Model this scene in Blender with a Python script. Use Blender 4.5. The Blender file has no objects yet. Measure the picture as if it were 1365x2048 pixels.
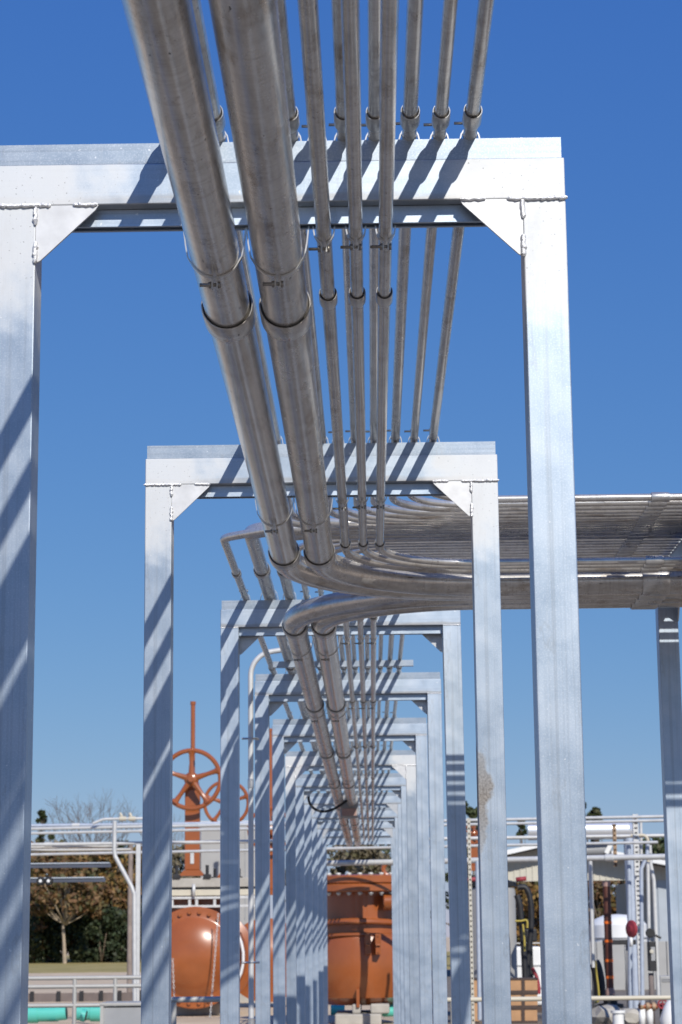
import bpy, bmesh, math, random
from mathutils import Vector, Matrix
random.seed(7)
sc = bpy.context.scene
COL = sc.collection
PI = math.pi
# ------------------------------------------------------------------ camera
H = 1.6                                   # eye height
FPX, PITCH, YAW, ROLL = 4223.85, 0.19805, -0.01258, -0.01026
cy_, sy_ = math.cos(YAW), math.sin(YAW)
FW = Vector((sy_*math.cos(PITCH), cy_*math.cos(PITCH), math.sin(PITCH)))
R0 = Vector((cy_, -sy_, 0)); U0 = R0.cross(FW)
RT = R0*math.cos(ROLL) + U0*math.sin(ROLL)
UP = -R0*math.sin(ROLL) + U0*math.cos(ROLL)
EYE = Vector((0, 0, H))
cam_d = bpy.data.cameras.new('camera'); cam = bpy.data.objects.new('camera', cam_d); COL.objects.link(cam)
cam.matrix_world = Matrix(((RT.x, UP.x, -FW.x, 0), (RT.y, UP.y, -FW.y, 0), (RT.z, UP.z, -FW.z, H), (0, 0, 0, 1)))
cam_d.sensor_fit = 'VERTICAL'; cam_d.sensor_height = 23.5; cam_d.sensor_width = 15.66
cam_d.lens = FPX/2048*23.5
cam_d.clip_start = .05; cam_d.clip_end = 3000
cam_d.dof.use_dof = True; cam_d.dof.focus_distance = 6.4; cam_d.dof.aperture_fstop = 7.1
sc.camera = cam
# ------------------------------------------------------------------ light
SUN = Vector((.52, -1.333, 1.0)).normalized()          # towards the sun
ELEV = math.asin(SUN.z); AZ = math.atan2(SUN.x, SUN.y)  # azimuth clockwise from +Y
w = bpy.data.worlds.new('World'); sc.world = w; w.use_nodes = True
nt = w.node_tree; bg = nt.nodes['Background']
sky = nt.nodes.new('ShaderNodeTexSky'); sky.sky_type = 'NISHITA'; sky.sun_disc = False
sky.sun_elevation = ELEV; sky.sun_rotation = AZ
sky.air_density = 1.0; sky.dust_density = 0; sky.ozone_density = 4; sky.altitude = 100
# deep dry-air blue: a per-channel grade of the sky itself, the same in every direction it is seen from
sp_ = nt.nodes.new('ShaderNodeSeparateColor'); cb_ = nt.nodes.new('ShaderNodeCombineColor'); nt.links.new(sky.outputs[0], sp_.inputs[0])
for i_, (k_, b_) in enumerate(((.475, 1.0), (1.03, .70), (3.55, .288))):
    pw = nt.nodes.new('ShaderNodeMath'); pw.operation = 'POWER'; pw.inputs[1].default_value = b_; nt.links.new(sp_.outputs[i_], pw.inputs[0])
    ml = nt.nodes.new('ShaderNodeMath'); ml.operation = 'MULTIPLY'; ml.inputs[1].default_value = k_; nt.links.new(pw.outputs[0], ml.inputs[0]); nt.links.new(ml.outputs[0], cb_.inputs[i_])
nt.links.new(cb_.outputs[0], bg.inputs[0]); bg.inputs[1].default_value = .095
sl = bpy.data.lights.new('sun', 'SUN'); sl.energy = 4.3; sl.angle = math.radians(.53); sl.color = (1, .955, .88)
so = bpy.data.objects.new('sun', sl); COL.objects.link(so); so.location = (5, -12, 12)
so.rotation_euler = SUN.to_track_quat('Z', 'Y').to_euler()
sc.view_settings.view_transform = 'Standard'; sc.view_settings.look = 'None'
sc.view_settings.exposure = 0; sc.view_settings.gamma = 1
sc.cycles.max_bounces = 8; sc.cycles.glossy_bounces = 5; sc.cycles.sample_clamp_indirect = 6

def at(px, py, Y):
    """world point seen at photo pixel (px, py), at distance Y along the conduit run"""
    d = FW + RT*((px-682.5)/FPX) + UP*((1024-py)/FPX)
    return EYE + d*(Y/d.y)
# ------------------------------------------------------------------ materials
def newmat(name):
    m = bpy.data.materials.new(name); m.use_nodes = True
    return m, m.node_tree, m.node_tree.nodes['Principled BSDF']
def nd(t, kind, **kw):
    n = t.nodes.new(kind)
    for k, v in kw.items(): setattr(n, k, v)
    return n
def coords(t, scale=(1, 1, 1), out='Object'):
    tc = nd(t, 'ShaderNodeTexCoord'); mp = nd(t, 'ShaderNodeMapping')
    mp.inputs['Scale'].default_value = scale
    t.links.new(tc.outputs[out], mp.inputs[0]); return mp.outputs[0]
def noise(t, vec, scale, detail=4, rough=.55):
    n = nd(t, 'ShaderNodeTexNoise'); n.inputs['Scale'].default_value = scale
    n.inputs['Detail'].default_value = detail; n.inputs['Roughness'].default_value = rough
    t.links.new(vec, n.inputs['Vector']); return n.outputs['Fac']
def ramp(t, fac, stops):
    r = nd(t, 'ShaderNodeValToRGB'); el = r.color_ramp.elements
    while len(el) < len(stops): el.new(.5)
    for e, (p, c) in zip(el, stops):
        e.position = p; e.color = (c[0], c[1], c[2], 1) if hasattr(c, '__len__') else (c, c, c, 1)
    t.links.new(fac, r.inputs[0]); return r.outputs[0]
def mixc(t, fac, a, b, mode='MIX'):
    m = nd(t, 'ShaderNodeMix', data_type='RGBA', blend_type=mode)
    for sock, v in ((m.inputs[0], fac), (m.inputs[6], a), (m.inputs[7], b)):
        if hasattr(v, 'is_output'): t.links.new(v, sock)
        elif hasattr(v, '__len__'): sock.default_value = (*v[:3], 1)
        else: sock.default_value = v
    return m.outputs[2]
def math_(t, op, a, b=0., clamp=False):
    m = nd(t, 'ShaderNodeMath', operation=op); m.use_clamp = clamp
    for s, v in zip(m.inputs, (a, b)):
        if hasattr(v, 'is_output'): t.links.new(v, s)
        else: s.default_value = v
    return m.outputs[0]
def bump(t, b, h, strength, dist=.002):
    n = nd(t, 'ShaderNodeBump'); n.inputs['Strength'].default_value = strength; n.inputs['Distance'].default_value = dist
    t.links.new(h, n.inputs['Height']); t.links.new(n.outputs[0], b.inputs['Normal'])
def plain(name, col, rough=.6, metal=0., var=.12, scale=6, bumpy=0):
    m, t, b = newmat(name); v = coords(t)
    f = noise(t, v, scale, 5)
    lo = tuple(c*(1-var) for c in col); hi = tuple(min(1, c*(1+var)) for c in col)
    t.links.new(ramp(t, f, [(.3, lo), (.7, hi)]), b.inputs['Base Color'])
    b.inputs['Roughness'].default_value = rough; b.inputs['Metallic'].default_value = metal
    if bumpy: bump(t, b, noise(t, v, scale*6, 4), bumpy, .01)
    return m
def aluminium(name, axis, frost_glare=None, stain=False, lift=1., lines_k=1., dull=False):
    """mill-finish extrusion: die lines along axis, smudges, optional pale etched patches near the welds"""
    m, t, b = newmat(name)
    s = {'x': (1.2, 140, 140), 'z': (140, 140, 1.0)}[axis]
    lines = noise(t, coords(t, s), 1., 3, .6)
    v = coords(t); smudge = noise(t, v, 7, 6, .62); fine = noise(t, v, 90, 3)
    drip = noise(t, coords(t, (34, 34, 1.6)), 1., 4, .6)
    col = ramp(t, smudge, [(p_, tuple(min(1, c*lift) for c in q_)) for p_, q_ in ((.22, (.27, .34, .42)), (.5, (.375, .44, .515)), (.78, (.46, .51, .57)))])
    col = mixc(t, math_(t, 'MULTIPLY', math_(t, 'SUBTRACT', .50, lines, True), 1.8*lines_k), col, (.27, .31, .36))
    col = mixc(t, math_(t, 'MULTIPLY', math_(t, 'SUBTRACT', drip, .60, True), 2.6, True), col, (.36, .385, .41))
    cloud = noise(t, v, 2.6, 5, .6)
    rough = math_(t, 'ADD', math_(t, 'MULTIPLY', smudge, .20), math_(t, 'ADD', math_(t, 'MULTIPLY', cloud, .14), .26))
    rough = math_(t, 'ADD', rough, math_(t, 'MULTIPLY', fine, .08))
    grain = noise(t, v, 260, 2, .5)
    col = mixc(t, math_(t, 'MULTIPLY', math_(t, 'SUBTRACT', grain, .5, True), 1.6, True), col, (.62, .66, .70))
    wet = noise(t, coords(t, (10, 10, 4)), 1., 5, .55)                                    # dried water marks with darker rims
    rim = math_(t, 'SUBTRACT', 1., math_(t, 'MULTIPLY', math_(t, 'ABSOLUTE', math_(t, 'SUBTRACT', wet, .63)), 60.), True)
    col = mixc(t, math_(t, 'MULTIPLY', rim, .22), col, (.24, .235, .22))
    spk = math_(t, 'GREATER_THAN', noise(t, v, 60, 2, .4), .735)
    col = mixc(t, math_(t, 'MULTIPLY', spk, .5), col, (.82, .82, .8))
    if axis == 'x' and not dull:                         # grime along the bottom of the beam
        tc = nd(t, 'ShaderNodeTexCoord'); sp = nd(t, 'ShaderNodeSeparateXYZ'); t.links.new(tc.outputs['Object'], sp.inputs[0])
        gr = math_(t, 'ADD', sp.outputs[2], math_(t, 'MULTIPLY', math_(t, 'SUBTRACT', noise(t, coords(t, (5, 1, 30)), 1., 4), .5), .03))
        gr = math_(t, 'MULTIPLY', math_(t, 'SUBTRACT', .026, gr), 90., True)
        col = mixc(t, math_(t, 'MULTIPLY', gr, math_(t, 'MULTIPLY', noise(t, coords(t, (4, 4, 60)), 1., 4), .95)), col, (.30, .27, .235))
    if axis == 'z':                                      # long dull streaks down the post
        st = noise(t, coords(t, (48, 48, .5)), 1., 3, .5)
        col = mixc(t, math_(t, 'MULTIPLY', math_(t, 'SUBTRACT', st, .56, True), 3.5, True), col, (.27, .30, .335))
    metal = None
    if frost_glare:
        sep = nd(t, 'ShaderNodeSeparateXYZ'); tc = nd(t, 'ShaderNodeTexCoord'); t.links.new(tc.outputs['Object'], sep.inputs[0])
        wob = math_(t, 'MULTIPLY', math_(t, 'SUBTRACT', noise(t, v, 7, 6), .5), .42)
        if frost_glare == 'x':
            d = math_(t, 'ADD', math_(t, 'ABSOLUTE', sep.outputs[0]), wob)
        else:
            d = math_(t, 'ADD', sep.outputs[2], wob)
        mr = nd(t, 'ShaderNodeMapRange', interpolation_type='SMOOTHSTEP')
        lo, hi = (.34, .54) if frost_glare == 'x' else (-.36, -.12)
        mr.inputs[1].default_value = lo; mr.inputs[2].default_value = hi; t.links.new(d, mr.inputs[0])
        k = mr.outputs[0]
        col = mixc(t, math_(t, 'MULTIPLY', k, .8), col, (.66, .665, .66))  # frosted metal by the welds, whitened further to stand in for sun glare
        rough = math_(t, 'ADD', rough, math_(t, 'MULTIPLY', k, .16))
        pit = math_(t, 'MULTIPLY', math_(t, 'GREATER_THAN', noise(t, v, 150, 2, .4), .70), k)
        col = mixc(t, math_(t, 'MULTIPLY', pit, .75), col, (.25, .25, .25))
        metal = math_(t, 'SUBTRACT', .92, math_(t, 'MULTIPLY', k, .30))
    if stain:                                            # dried splash of mud down the inner half of the post
        tc = nd(t, 'ShaderNodeTexCoord'); sep = nd(t, 'ShaderNodeSeparateXYZ'); t.links.new(tc.outputs['Object'], sep.inputs[0])
        wob = math_(t, 'MULTIPLY', math_(t, 'SUBTRACT', noise(t, coords(t, (4, 4, 5)), 1.5, 5), .5), .16)
        zc = math_(t, 'ABSOLUTE', math_(t, 'ADD', sep.outputs[2], 1.20))
        edge = math_(t, 'ADD', math_(t, 'ADD', math_(t, 'MULTIPLY', zc, -.20), .004), wob)
        k = math_(t, 'MULTIPLY', math_(t, 'SUBTRACT', edge, sep.outputs[0]), 70., True)
        k = math_(t, 'MULTIPLY', k, math_(t, 'SUBTRACT', 1., math_(t, 'MULTIPLY', zc, 2.6), True))
        crust = noise(t, v, 110, 3)
        col = mixc(t, k, col, ramp(t, crust, [(.35, (.17, .15, .13)), (.65, (.32, .295, .265))]))
        rough = math_(t, 'ADD', rough, math_(t, 'MULTIPLY', k, .3))
        metal = math_(t, 'MULTIPLY', metal, math_(t, 'SUBTRACT', 1., math_(t, 'MULTIPLY', k, .9)))
    t.links.new(col, b.inputs['Base Color']); t.links.new(rough, b.inputs['Roughness'])
    if metal is None: b.inputs['Metallic'].default_value = .92
    else: t.links.new(metal, b.inputs['Metallic'])
    bump(t, b, math_(t, 'ADD', lines, math_(t, 'MULTIPLY', smudge, .8)), .10, .001)
    return m
def pipe_metal(name, dirt=.5, base=(.70, .675, .635), rough0=.06, out='UV', metal=.74):
    """rigid aluminium conduit: rolling rings across the pipe, brown film in long runs, black scuffs"""
    m, t, b = newmat(name)
    L = (lambda along, around: coords(t, (along, around, 1), 'UV')) if out == 'UV' else (lambda along, around: coords(t, (around, along, around)))
    oi = nd(t, 'ShaderNodeObjectInfo')
    def off(v, k):
        a = nd(t, 'ShaderNodeVectorMath', operation='ADD'); c = nd(t, 'ShaderNodeCombineXYZ')
        t.links.new(math_(t, 'MULTIPLY', oi.outputs['Random'], k), c.inputs[2]); t.links.new(v, a.inputs[0]); t.links.new(c.outputs[0], a.inputs[1]); return a.outputs[0]
    rings = math_(t, 'ADD', math_(t, 'MULTIPLY', noise(t, off(L(190, 14), 40), 1., 4, .7), .45), math_(t, 'MULTIPLY', noise(t, off(L(55, 9), 45), 1., 4, .75), .55))
    film = noise(t, off(L(5, 20), 50), 1., 7, .68)
    blot = noise(t, off(L(6, 16), 60), 1., 6, .66)
    col = ramp(t, film, [(.28, tuple(c*.70 for c in base)), (.5, base), (.74, tuple(min(1, c*1.10) for c in base))])
    col = mixc(t, math_(t, 'MULTIPLY', math_(t, 'SUBTRACT', blot, .52, True), 5.5*dirt, True), col, (.27, .205, .145))
    col = mixc(t, math_(t, 'MULTIPLY', math_(t, 'SUBTRACT', rings, .48, True), 3.2, True), col, tuple(c*k_ for c, k_ in zip(base, (.60, .565, .52))))
    scr = noise(t, off(L(16, 24), 30), 1., 3, .55)
    scr = math_(t, 'MULTIPLY', math_(t, 'LESS_THAN', math_(t, 'ABSOLUTE', math_(t, 'SUBTRACT', scr, .56)), .0045), math_(t, 'GREATER_THAN', blot, .5))
    col = mixc(t, math_(t, 'MULTIPLY', scr, .55), col, (.16, .13, .10))
    spk = math_(t, 'GREATER_THAN', noise(t, off(L(22, 60), 70), 1., 2, .35), .757)
    col = mixc(t, math_(t, 'MULTIPLY', spk, .85), col, (.05, .045, .04))
    t.links.new(col, b.inputs['Base Color']); b.inputs['Metallic'].default_value = metal
    r = math_(t, 'ADD', math_(t, 'MULTIPLY', film, .22), rough0)
    r = math_(t, 'ADD', r, math_(t, 'MULTIPLY', rings, .10)); t.links.new(r, b.inputs['Roughness'])
    bump(t, b, rings, .12, .001)
    return m
M = {}
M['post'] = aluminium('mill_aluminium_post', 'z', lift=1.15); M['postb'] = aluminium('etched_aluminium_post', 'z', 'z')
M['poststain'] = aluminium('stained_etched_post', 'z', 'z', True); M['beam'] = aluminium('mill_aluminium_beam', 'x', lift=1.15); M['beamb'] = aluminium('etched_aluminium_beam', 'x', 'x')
M['gusset'] = plain('etched_plate', (.60, .605, .61), .56, .66, .10, 22)
M['gusset_dull'] = plain('mill_plate', (.56, .57, .58), .45, .9, .08, 30)
M['strut'] = aluminium('strut_channel', 'x', lift=.86, lines_k=2.4, dull=True); M['lowstrut'] = aluminium('lower_strut_channel', 'x', lift=1.2, dull=True)
M['weld'] = plain('weld_bead', (.70, .70, .70), .36, .55, .15, 90, .3)
M['pipe'] = pipe_metal('conduit_metal', metal=.66); M['pipe2'] = pipe_metal('conduit_metal_dirty', .9, (.62, .60, .57), .09, 'UV', .64)
M['elbow'] = pipe_metal('elbow_metal', .35, (.66, .645, .62), .12, 'UV', .66)
M['coup'] = pipe_metal('coupling_metal', .3, (.62, .605, .58), .14, 'Object')
M['clamp'] = plain('clamp_steel', (.60, .59, .57), .32, .95, .15, 40)
M['bolt'] = plain('bolt_steel', (.30, .28, .25), .42, .9, .2, 60)
M['galv'] = plain('galvanised_conduit', (.60, .60, .585), .5, .25, .10, 8)
M['bluegalv'] = plain('bluish_conduit', (.43, .48, .56), .5, .25, .1, 8)
M['orange'] = plain('orange_enamel', (.31, .088, .023), .30, 0, .14, 1.7)
M['orange'].node_tree.nodes['Principled BSDF'].inputs['Coat Weight'].default_value = .5
M['orange'].node_tree.nodes['Principled BSDF'].inputs['Coat Roughness'].default_value = .12
M['teal'] = plain('teal_plastic', (.10, .50, .42), .35, 0, .06, 2)
M['concrete'] = plain('concrete', (.40, .375, .33), .9, 0, .2, 3, .3)
M['palesteel'] = plain('grey_paint', (.33, .335, .34), .55, .1, .08, 3)
M['cream'] = plain('cream_sheet', (.54, .51, .43), .5, 0, .04, 2)
M['white'] = plain('white_paint', (.78, .78, .76), .45, 0, .04, 2)
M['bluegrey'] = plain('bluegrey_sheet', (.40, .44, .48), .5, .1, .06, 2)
M['black'] = plain('black_rubber', (.018, .018, .02), .55, 0, .3, 8)
M['tanrail'] = plain('tan_rail_paint', (.56, .51, .40), .5, 0, .06, 3)
M['greyrail'] = plain('rail_aluminium', (.46, .45, .42), .55, .25, .08, 3)
M['brownpipe'] = plain('primer_pipe', (.105, .035, .022), .55, 0, .25, 5)
M['pinkprimer'] = plain('faded_primer', (.38, .24, .20), .7, 0, .15, 5)
M['band'] = plain('orange_tape', (.85, .17, .02), .5, 0, .03, 5)
M['red'] = plain('red_paint', (.30, .035, .045), .55, 0, .1, 5)
M['yellow'] = plain('yellow_strap', (.42, .33, .06), .6, 0, .1, 5)
M['ply'] = plain('plywood', (.46, .26, .13), .75, 0, .14, 4)
M['darkwood'] = plain('dark_batten', (.075, .05, .04), .8, 0, .2, 8)
M['wood'] = plain('weathered_pole', (.26, .21, .18), .9, 0, .2, 6, .3)
M['bark'] = plain('bark', (.17, .13, .095), .9, 0, .3, 4, .4)
M['palebark'] = plain('pale_bark', (.36, .29, .21), .9, 0, .2, 4, .3)
M['twig'] = plain('twig', (.15, .125, .11), .9, 0, .2, 4)
M['chrome'] = plain('bright_cladding', (.84, .85, .86), .3, .6, .03, 2)
M['slate'] = plain('silt_fence_fabric', (.16, .13, .12), .8, 0, .2, 2)
M['tank'] = plain('grey_tank_paint', (.37, .365, .35), .5, 0, .06, 2)
M['soffit'] = plain('grey_roof_sheet', (.13, .135, .14), .6, .2, .1, 2)  # roof colour darkened to carry the shade under the overhang
M['navy'] = plain('dark_blue_grey_paint', (.075, .085, .115), .5, .1, .1, 4)  # shade on the cantilever arms, put into the colour
M['rust'] = plain('rusty_strut', (.36, .25, .16), .7, .4, .4, 12)
def leaf(name, cols):
    m, t, b = newmat(name)
    g = nd(t, 'ShaderNodeNewGeometry')
    f = g.outputs['Random Per Island']
    c = ramp(t, f, [(i/max(1, len(cols)-1), x) for i, x in enumerate(cols)])
    t.links.new(c, b.inputs['Base Color']); b.inputs['Roughness'].default_value = .7
    return m
M['autumn'] = leaf('autumn_leaves', [(.20, .095, .026), (.26, .15, .035), (.13, .065, .022), (.085, .08, .022), (.28, .165, .04), (.065, .06, .02)])
M['rustleaf'] = leaf('rusty_leaves', [(.17, .08, .028), (.10, .055, .022), (.20, .115, .045), (.065, .066, .02), (.13, .09, .033)])
M['evergreen'] = leaf('evergreen_leaves', [(.018, .032, .012), (.03, .05, .018), (.022, .028, .012), (.05, .062, .02)])  # very dark leaves standing in for the shade under the trees
M['green'] = leaf('mid_green_leaves', [(.035, .06, .018), (.06, .075, .02), (.03, .04, .015), (.075, .07, .022)])
M['brush'] = leaf('dry_brush_leaves', [(.17, .135, .085), (.13, .11, .065), (.20, .165, .11), (.085, .085, .03)])
def ground_mat():
    m, t, b = newmat('sandy_ground'); v = coords(t)
    f = noise(t, v, .6, 8, .62); g = noise(t, v, 9, 6)
    c = ramp(t, f, [(.3, (.52, .40, .26)), (.55, (.64, .50, .335)), (.75, (.70, .56, .39))])
    c = mixc(t, math_(t, 'MULTIPLY', math_(t, 'SUBTRACT', g, .5, True), 1.2), c, (.36, .29, .21))
    t.links.new(c, b.inputs['Base Color']); b.inputs['Roughness'].default_value = .95
    bump(t, b, g, .5, .03); return m
def grass_mat():
    m, t, b = newmat('dry_lawn'); v = coords(t)
    f = noise(t, coords(t, (.5, .12, 1)), 1., 8, .7); g = noise(t, v, 4, 5)
    c = ramp(t, f, [(.3, (.26, .215, .06)), (.5, (.40, .31, .10)), (.7, (.50, .39, .17))])
    c = mixc(t, math_(t, 'MULTIPLY', g, .35), c, (.16, .145, .04))
    t.links.new(c, b.inputs['Base Color']); b.inputs['Roughness'].default_value = .95
    return m
M['gravel'] = plain('brown_gravel', (.19, .16, .125), .95, 0, .35, 1.5, .6)
M['ground'] = ground_mat(); M['lawn'] = grass_mat()
# ------------------------------------------------------------------ mesh helpers
class MB:
    def __init__(s): s.bm = bmesh.new()
    def box(s, x0, x1, y0, y1, z0, z1, bev=0, rot=None):
        r = bmesh.ops.create_cube(s.bm, size=1)
        mt = Matrix.Translation(((x0+x1)/2, (y0+y1)/2, (z0+z1)/2))
        if rot: mt = mt @ rot
        mt = mt @ Matrix.Diagonal((abs(x1-x0), abs(y1-y0), abs(z1-z0), 1))
        bmesh.ops.transform(s.bm, matrix=mt, verts=r['verts'])
        if bev:
            es = list({e for v in r['verts'] for e in v.link_edges})
            bmesh.ops.bevel(s.bm, geom=es, offset=bev, segments=2, affect='EDGES', profile=.5)
        return s
    def tube(s, pts, r, n=12, cap=True):
        pts = [Vector(p) for p in pts]; rad = r if hasattr(r, '__len__') else [r]*len(pts)
        rings = []; up = None; uvl = s.bm.loops.layers.uv.verify(); arc = [0.]
        for i in range(1, len(pts)): arc.append(arc[-1]+(pts[i]-pts[i-1]).length)
        for i, p in enumerate(pts):
            a = pts[max(0, i-1)]; c = pts[min(len(pts)-1, i+1)]
            tdir = (c-a).normalized()
            if up is None:
                up = Vector((0, 0, 1)) if abs(tdir.z) < .9 else Vector((0, 1, 0))
            up = (up - tdir*up.dot(tdir)).normalized(); sd = tdir.cross(up)
            rings.append([s.bm.verts.new(p + (up*math.cos(k*2*PI/n) + sd*math.sin(k*2*PI/n))*rad[i]) for k in range(n)])
        for i, (a, b) in enumerate(zip(rings, rings[1:])):
            c = 2*PI*rad[i]/n
            for k in range(n):
                f = s.bm.faces.new((a[k], a[(k+1) % n], b[(k+1) % n], b[k])); f.smooth = True
                for lp, uv in zip(f.loops, ((arc[i], k*c), (arc[i], (k+1)*c), (arc[i+1], (k+1)*c), (arc[i+1], k*c))): lp[uvl].uv = uv
        if cap:
            s.bm.faces.new(rings[0]); s.bm.faces.new(rings[-1][::-1])
        return s
    def lathe(s, prof, mtx=None, n=32, smooth=True):
        """prof: (radius, z); axis z, then moved by mtx"""
        mtx = mtx or Matrix.Identity(4); rings = []
        for r, z in prof:
            if r < 1e-6: rings.append([s.bm.verts.new(mtx @ Vector((0, 0, z)))])
            else: rings.append([s.bm.verts.new(mtx @ Vector((r*math.cos(k*2*PI/n), r*math.sin(k*2*PI/n), z))) for k in range(n)])
        for a, b in zip(rings, rings[1:]):
            for k in range(n):
                q = [a[k % len(a)], a[(k+1) % len(a)], b[(k+1) % len(b)], b[k % len(b)]]
                u = []
                for v in q:
                    if v not in u: u.append(v)
                if len(u) > 2:
                    f = s.bm.faces.new(u); f.smooth = smooth
        return s
    def prism(s, poly, d0, d1, axis='y'):
        """poly in the plane across axis: y -> (x,z), x -> (y,z), z -> (x,y)"""
        def P(a, b, d): return {'y': (a, d, b), 'x': (d, a, b), 'z': (a, b, d)}[axis]
        A = [s.bm.verts.new(P(a, b, d0)) for a, b in poly]; B = [s.bm.verts.new(P(a, b, d1)) for a, b in poly]
        s.bm.faces.new(A); s.bm.faces.new(B[::-1]); n = len(poly)
        for k in range(n): s.bm.faces.new((A[k], B[k], B[(k+1) % n], A[(k+1) % n]))
        return s
    def torus(s, R, r, mtx=None, n=40, m=10):
        mtx = mtx or Matrix.Identity(4)
        g = [[s.bm.verts.new(mtx @ Vector(((R+r*math.cos(j*2*PI/m))*math.cos(i*2*PI/n), (R+r*math.cos(j*2*PI/m))*math.sin(i*2*PI/n), r*math.sin(j*2*PI/m)))) for j in range(m)] for i in range(n)]
        for i in range(n):
            for j in range(m):
                f = s.bm.faces.new((g[i][j], g[(i+1) % n][j], g[(i+1) % n][(j+1) % m], g[i][(j+1) % m])); f.smooth = True
        return s
    def mesh(s, name, mat):
        bmesh.ops.recalc_face_normals(s.bm, faces=s.bm.faces)
        for e in s.bm.edges:
            if len(e.link_faces) == 2 and e.calc_face_angle(0) > .55: e.smooth = False
        me = bpy.data.meshes.new(name); s.bm.to_mesh(me); s.bm.free()
        me.materials.append(M[mat] if isinstance(mat, str) else mat); return me
    def build(s, name, mat, parent=None, label=None, cat=None, group=None, kind=None, loc=None):
        return link(s.mesh(name, mat), name, parent, label, cat, group, kind, loc)
def link(me, name, parent=None, label=None, cat=None, group=None, kind=None, loc=None):
    o = bpy.data.objects.new(name, me); COL.objects.link(o)
    if loc is not None: o.location = loc
    if parent is not None: o.parent = parent
    return tag(o, label, cat, group, kind)
def tag(o, label=None, cat=None, group=None, kind=None):
    for k, v in (('label', label), ('category', cat), ('group', group), ('kind', kind)):
        if v: o[k] = v
    return o
def thing(name, loc, label, cat, group=None, rz=0):
    o = bpy.data.objects.new(name, None); COL.objects.link(o); o.location = loc; o.rotation_euler.z = rz
    o.empty_display_size = .1
    return tag(o, label, cat, group)
def fillet(pts, radii, seg=14):
    pts = [Vector(p) for p in pts]; out = [pts[0]]
    for i in range(1, len(pts)-1):
        r = radii[i-1] if hasattr(radii, '__len__') else radii
        a = (pts[i-1]-pts[i]).normalized(); b = (pts[i+1]-pts[i]).normalized()
        ang = a.angle(b); d = r/math.tan(ang/2)
        c = pts[i] + (a+b).normalized()*(r/math.sin(ang/2))
        p0 = pts[i]+a*d - c; p1 = pts[i]+b*d - c; tot = p0.angle(p1)
        for k in range(seg+1):
            u = k/seg
            out.append(c + (p0*math.sin((1-u)*tot) + p1*math.sin(u*tot))/math.sin(tot))
    out.append(pts[-1]); return out
def ydir(x, y, z): return Matrix.Translation((x, y, z)) @ Matrix.Rotation(PI/2, 4, 'X')   # lathe z -> -y (towards camera)

# ------------------------------------------------------------------ ground and lawn
g = MB(); g.box(-900, 900, -300, 1500, -.5, 0); g.build('ground', 'ground', kind='structure')
g = MB(); g.box(-9, 9, -60, 37, -.3, .004); g.build('gravel_yard', 'gravel', kind='structure')  # added ground out of view, darkens what the pipes reflect
g = MB(); g.box(.25, 1.0, -60, 36, -.3, .008); g.build('concrete_path', 'concrete', kind='structure')  # added out of view, a pale band for the pipes to reflect
g = MB(); g.box(-2.6, -1.5, -60, 36, -.3, .008); g.build('concrete_strip', 'concrete', kind='structure')  # second pale band added out of view for the pipe reflections
g = MB(); g.box(.6, 60, 37.2, 102, -.3, .005); g.build('gravel_lot', 'gravel', kind='structure')  # added darker ground, cuts the bounce light around the shed
g = MB(); g.box(-160, 160, 103, 210, -.3, .006); g.build('lawn', 'lawn', kind='structure')

# ------------------------------------------------------------------ portal frames
P, W, XL = .1016, 1.34573, -.84948
ZS, BH, CH = 1.70069+H, .1017, .0511
ZT = ZS+BH+CH                                           # top of the upper strut
FR = [(4.7546, -.027, .009, .003), (7.8755, .0037, 0, -.005), (11.7186, .020, 0, -.001), (15.1808, .0224, 0, .0056),
      (18.3485, .0012, 0, -.002), (21.643, -.0203, -.01, 0), (24.75, -.03, -.01, 0), (28.1, -.035, -.005, 0),
      (31.45, -.045, 0, 0), (34.7, -.045, 0, 0), (37.9, -.045, 0, 0)]
FRONT = (0, 1, 5, 7, 9)
def channel(x0, x1, y0, d, z0, h, up):
    """strut channel along x with its slot up or down"""
    t_, lip = .003, .009
    a, b = z0, z0+h
    if up: pr = [(0, a), (d, a), (d, b), (d-lip, b), (d-lip, b-t_), (d-t_, b-t_), (d-t_, a+t_), (t_, a+t_), (t_, b-t_), (lip, b-t_), (lip, b), (0, b)]
    else: pr = [(0, b), (0, a), (lip, a), (lip, a+t_), (t_, a+t_), (t_, b-t_), (d-t_, b-t_), (d-t_, a+t_), (d-lip, a+t_), (d-lip, a), (d, a), (d, b)]
    return MB().prism([(y0+q, z) for q, z in pr], x0, x1, 'x')
def bead(p0, p1, r, mb):
    p0, p1 = Vector(p0), Vector(p1); n = max(3, int((p1-p0).length/.005)); pts = []; rad = []
    for i in range(n+1):
        q = p0.lerp(p1, i/n); q += Vector((random.uniform(-1, 1), 0, random.uniform(-1, 1)))*r*.22
        pts.append(q); rad.append(r*(.82+.11*math.cos(i*2.1)+random.uniform(-.12, .12))*(.6 if i in (0, n) else 1))
    mb.tube(pts, rad, 7)
FLAB = ['nearest aluminium portal frame, cropped at the left edge, pale etched corners and thick welds',
        'second aluminium portal frame from the camera, mud stain down its right post',
        'third portal frame from the camera, behind the conduits that sweep right, dark rear gussets',
        'fourth portal frame from the camera, thin bent conduit climbing beside its left post',
        'fifth portal frame from the camera, striped by conduit shadows, rear gussets',
        'sixth portal frame from the camera, white etched gusset at its right corner',
        'seventh portal frame from the camera, just before the cable loop',
        'eighth portal frame from the camera, behind the hanging junction box',
        'ninth portal frame from the camera, its beam far down the tunnel',
        'tenth portal frame from the camera, next to last in the tunnel',
        'farthest portal frame at the tunnel end, deep channel beam before the orange vessel']
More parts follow.
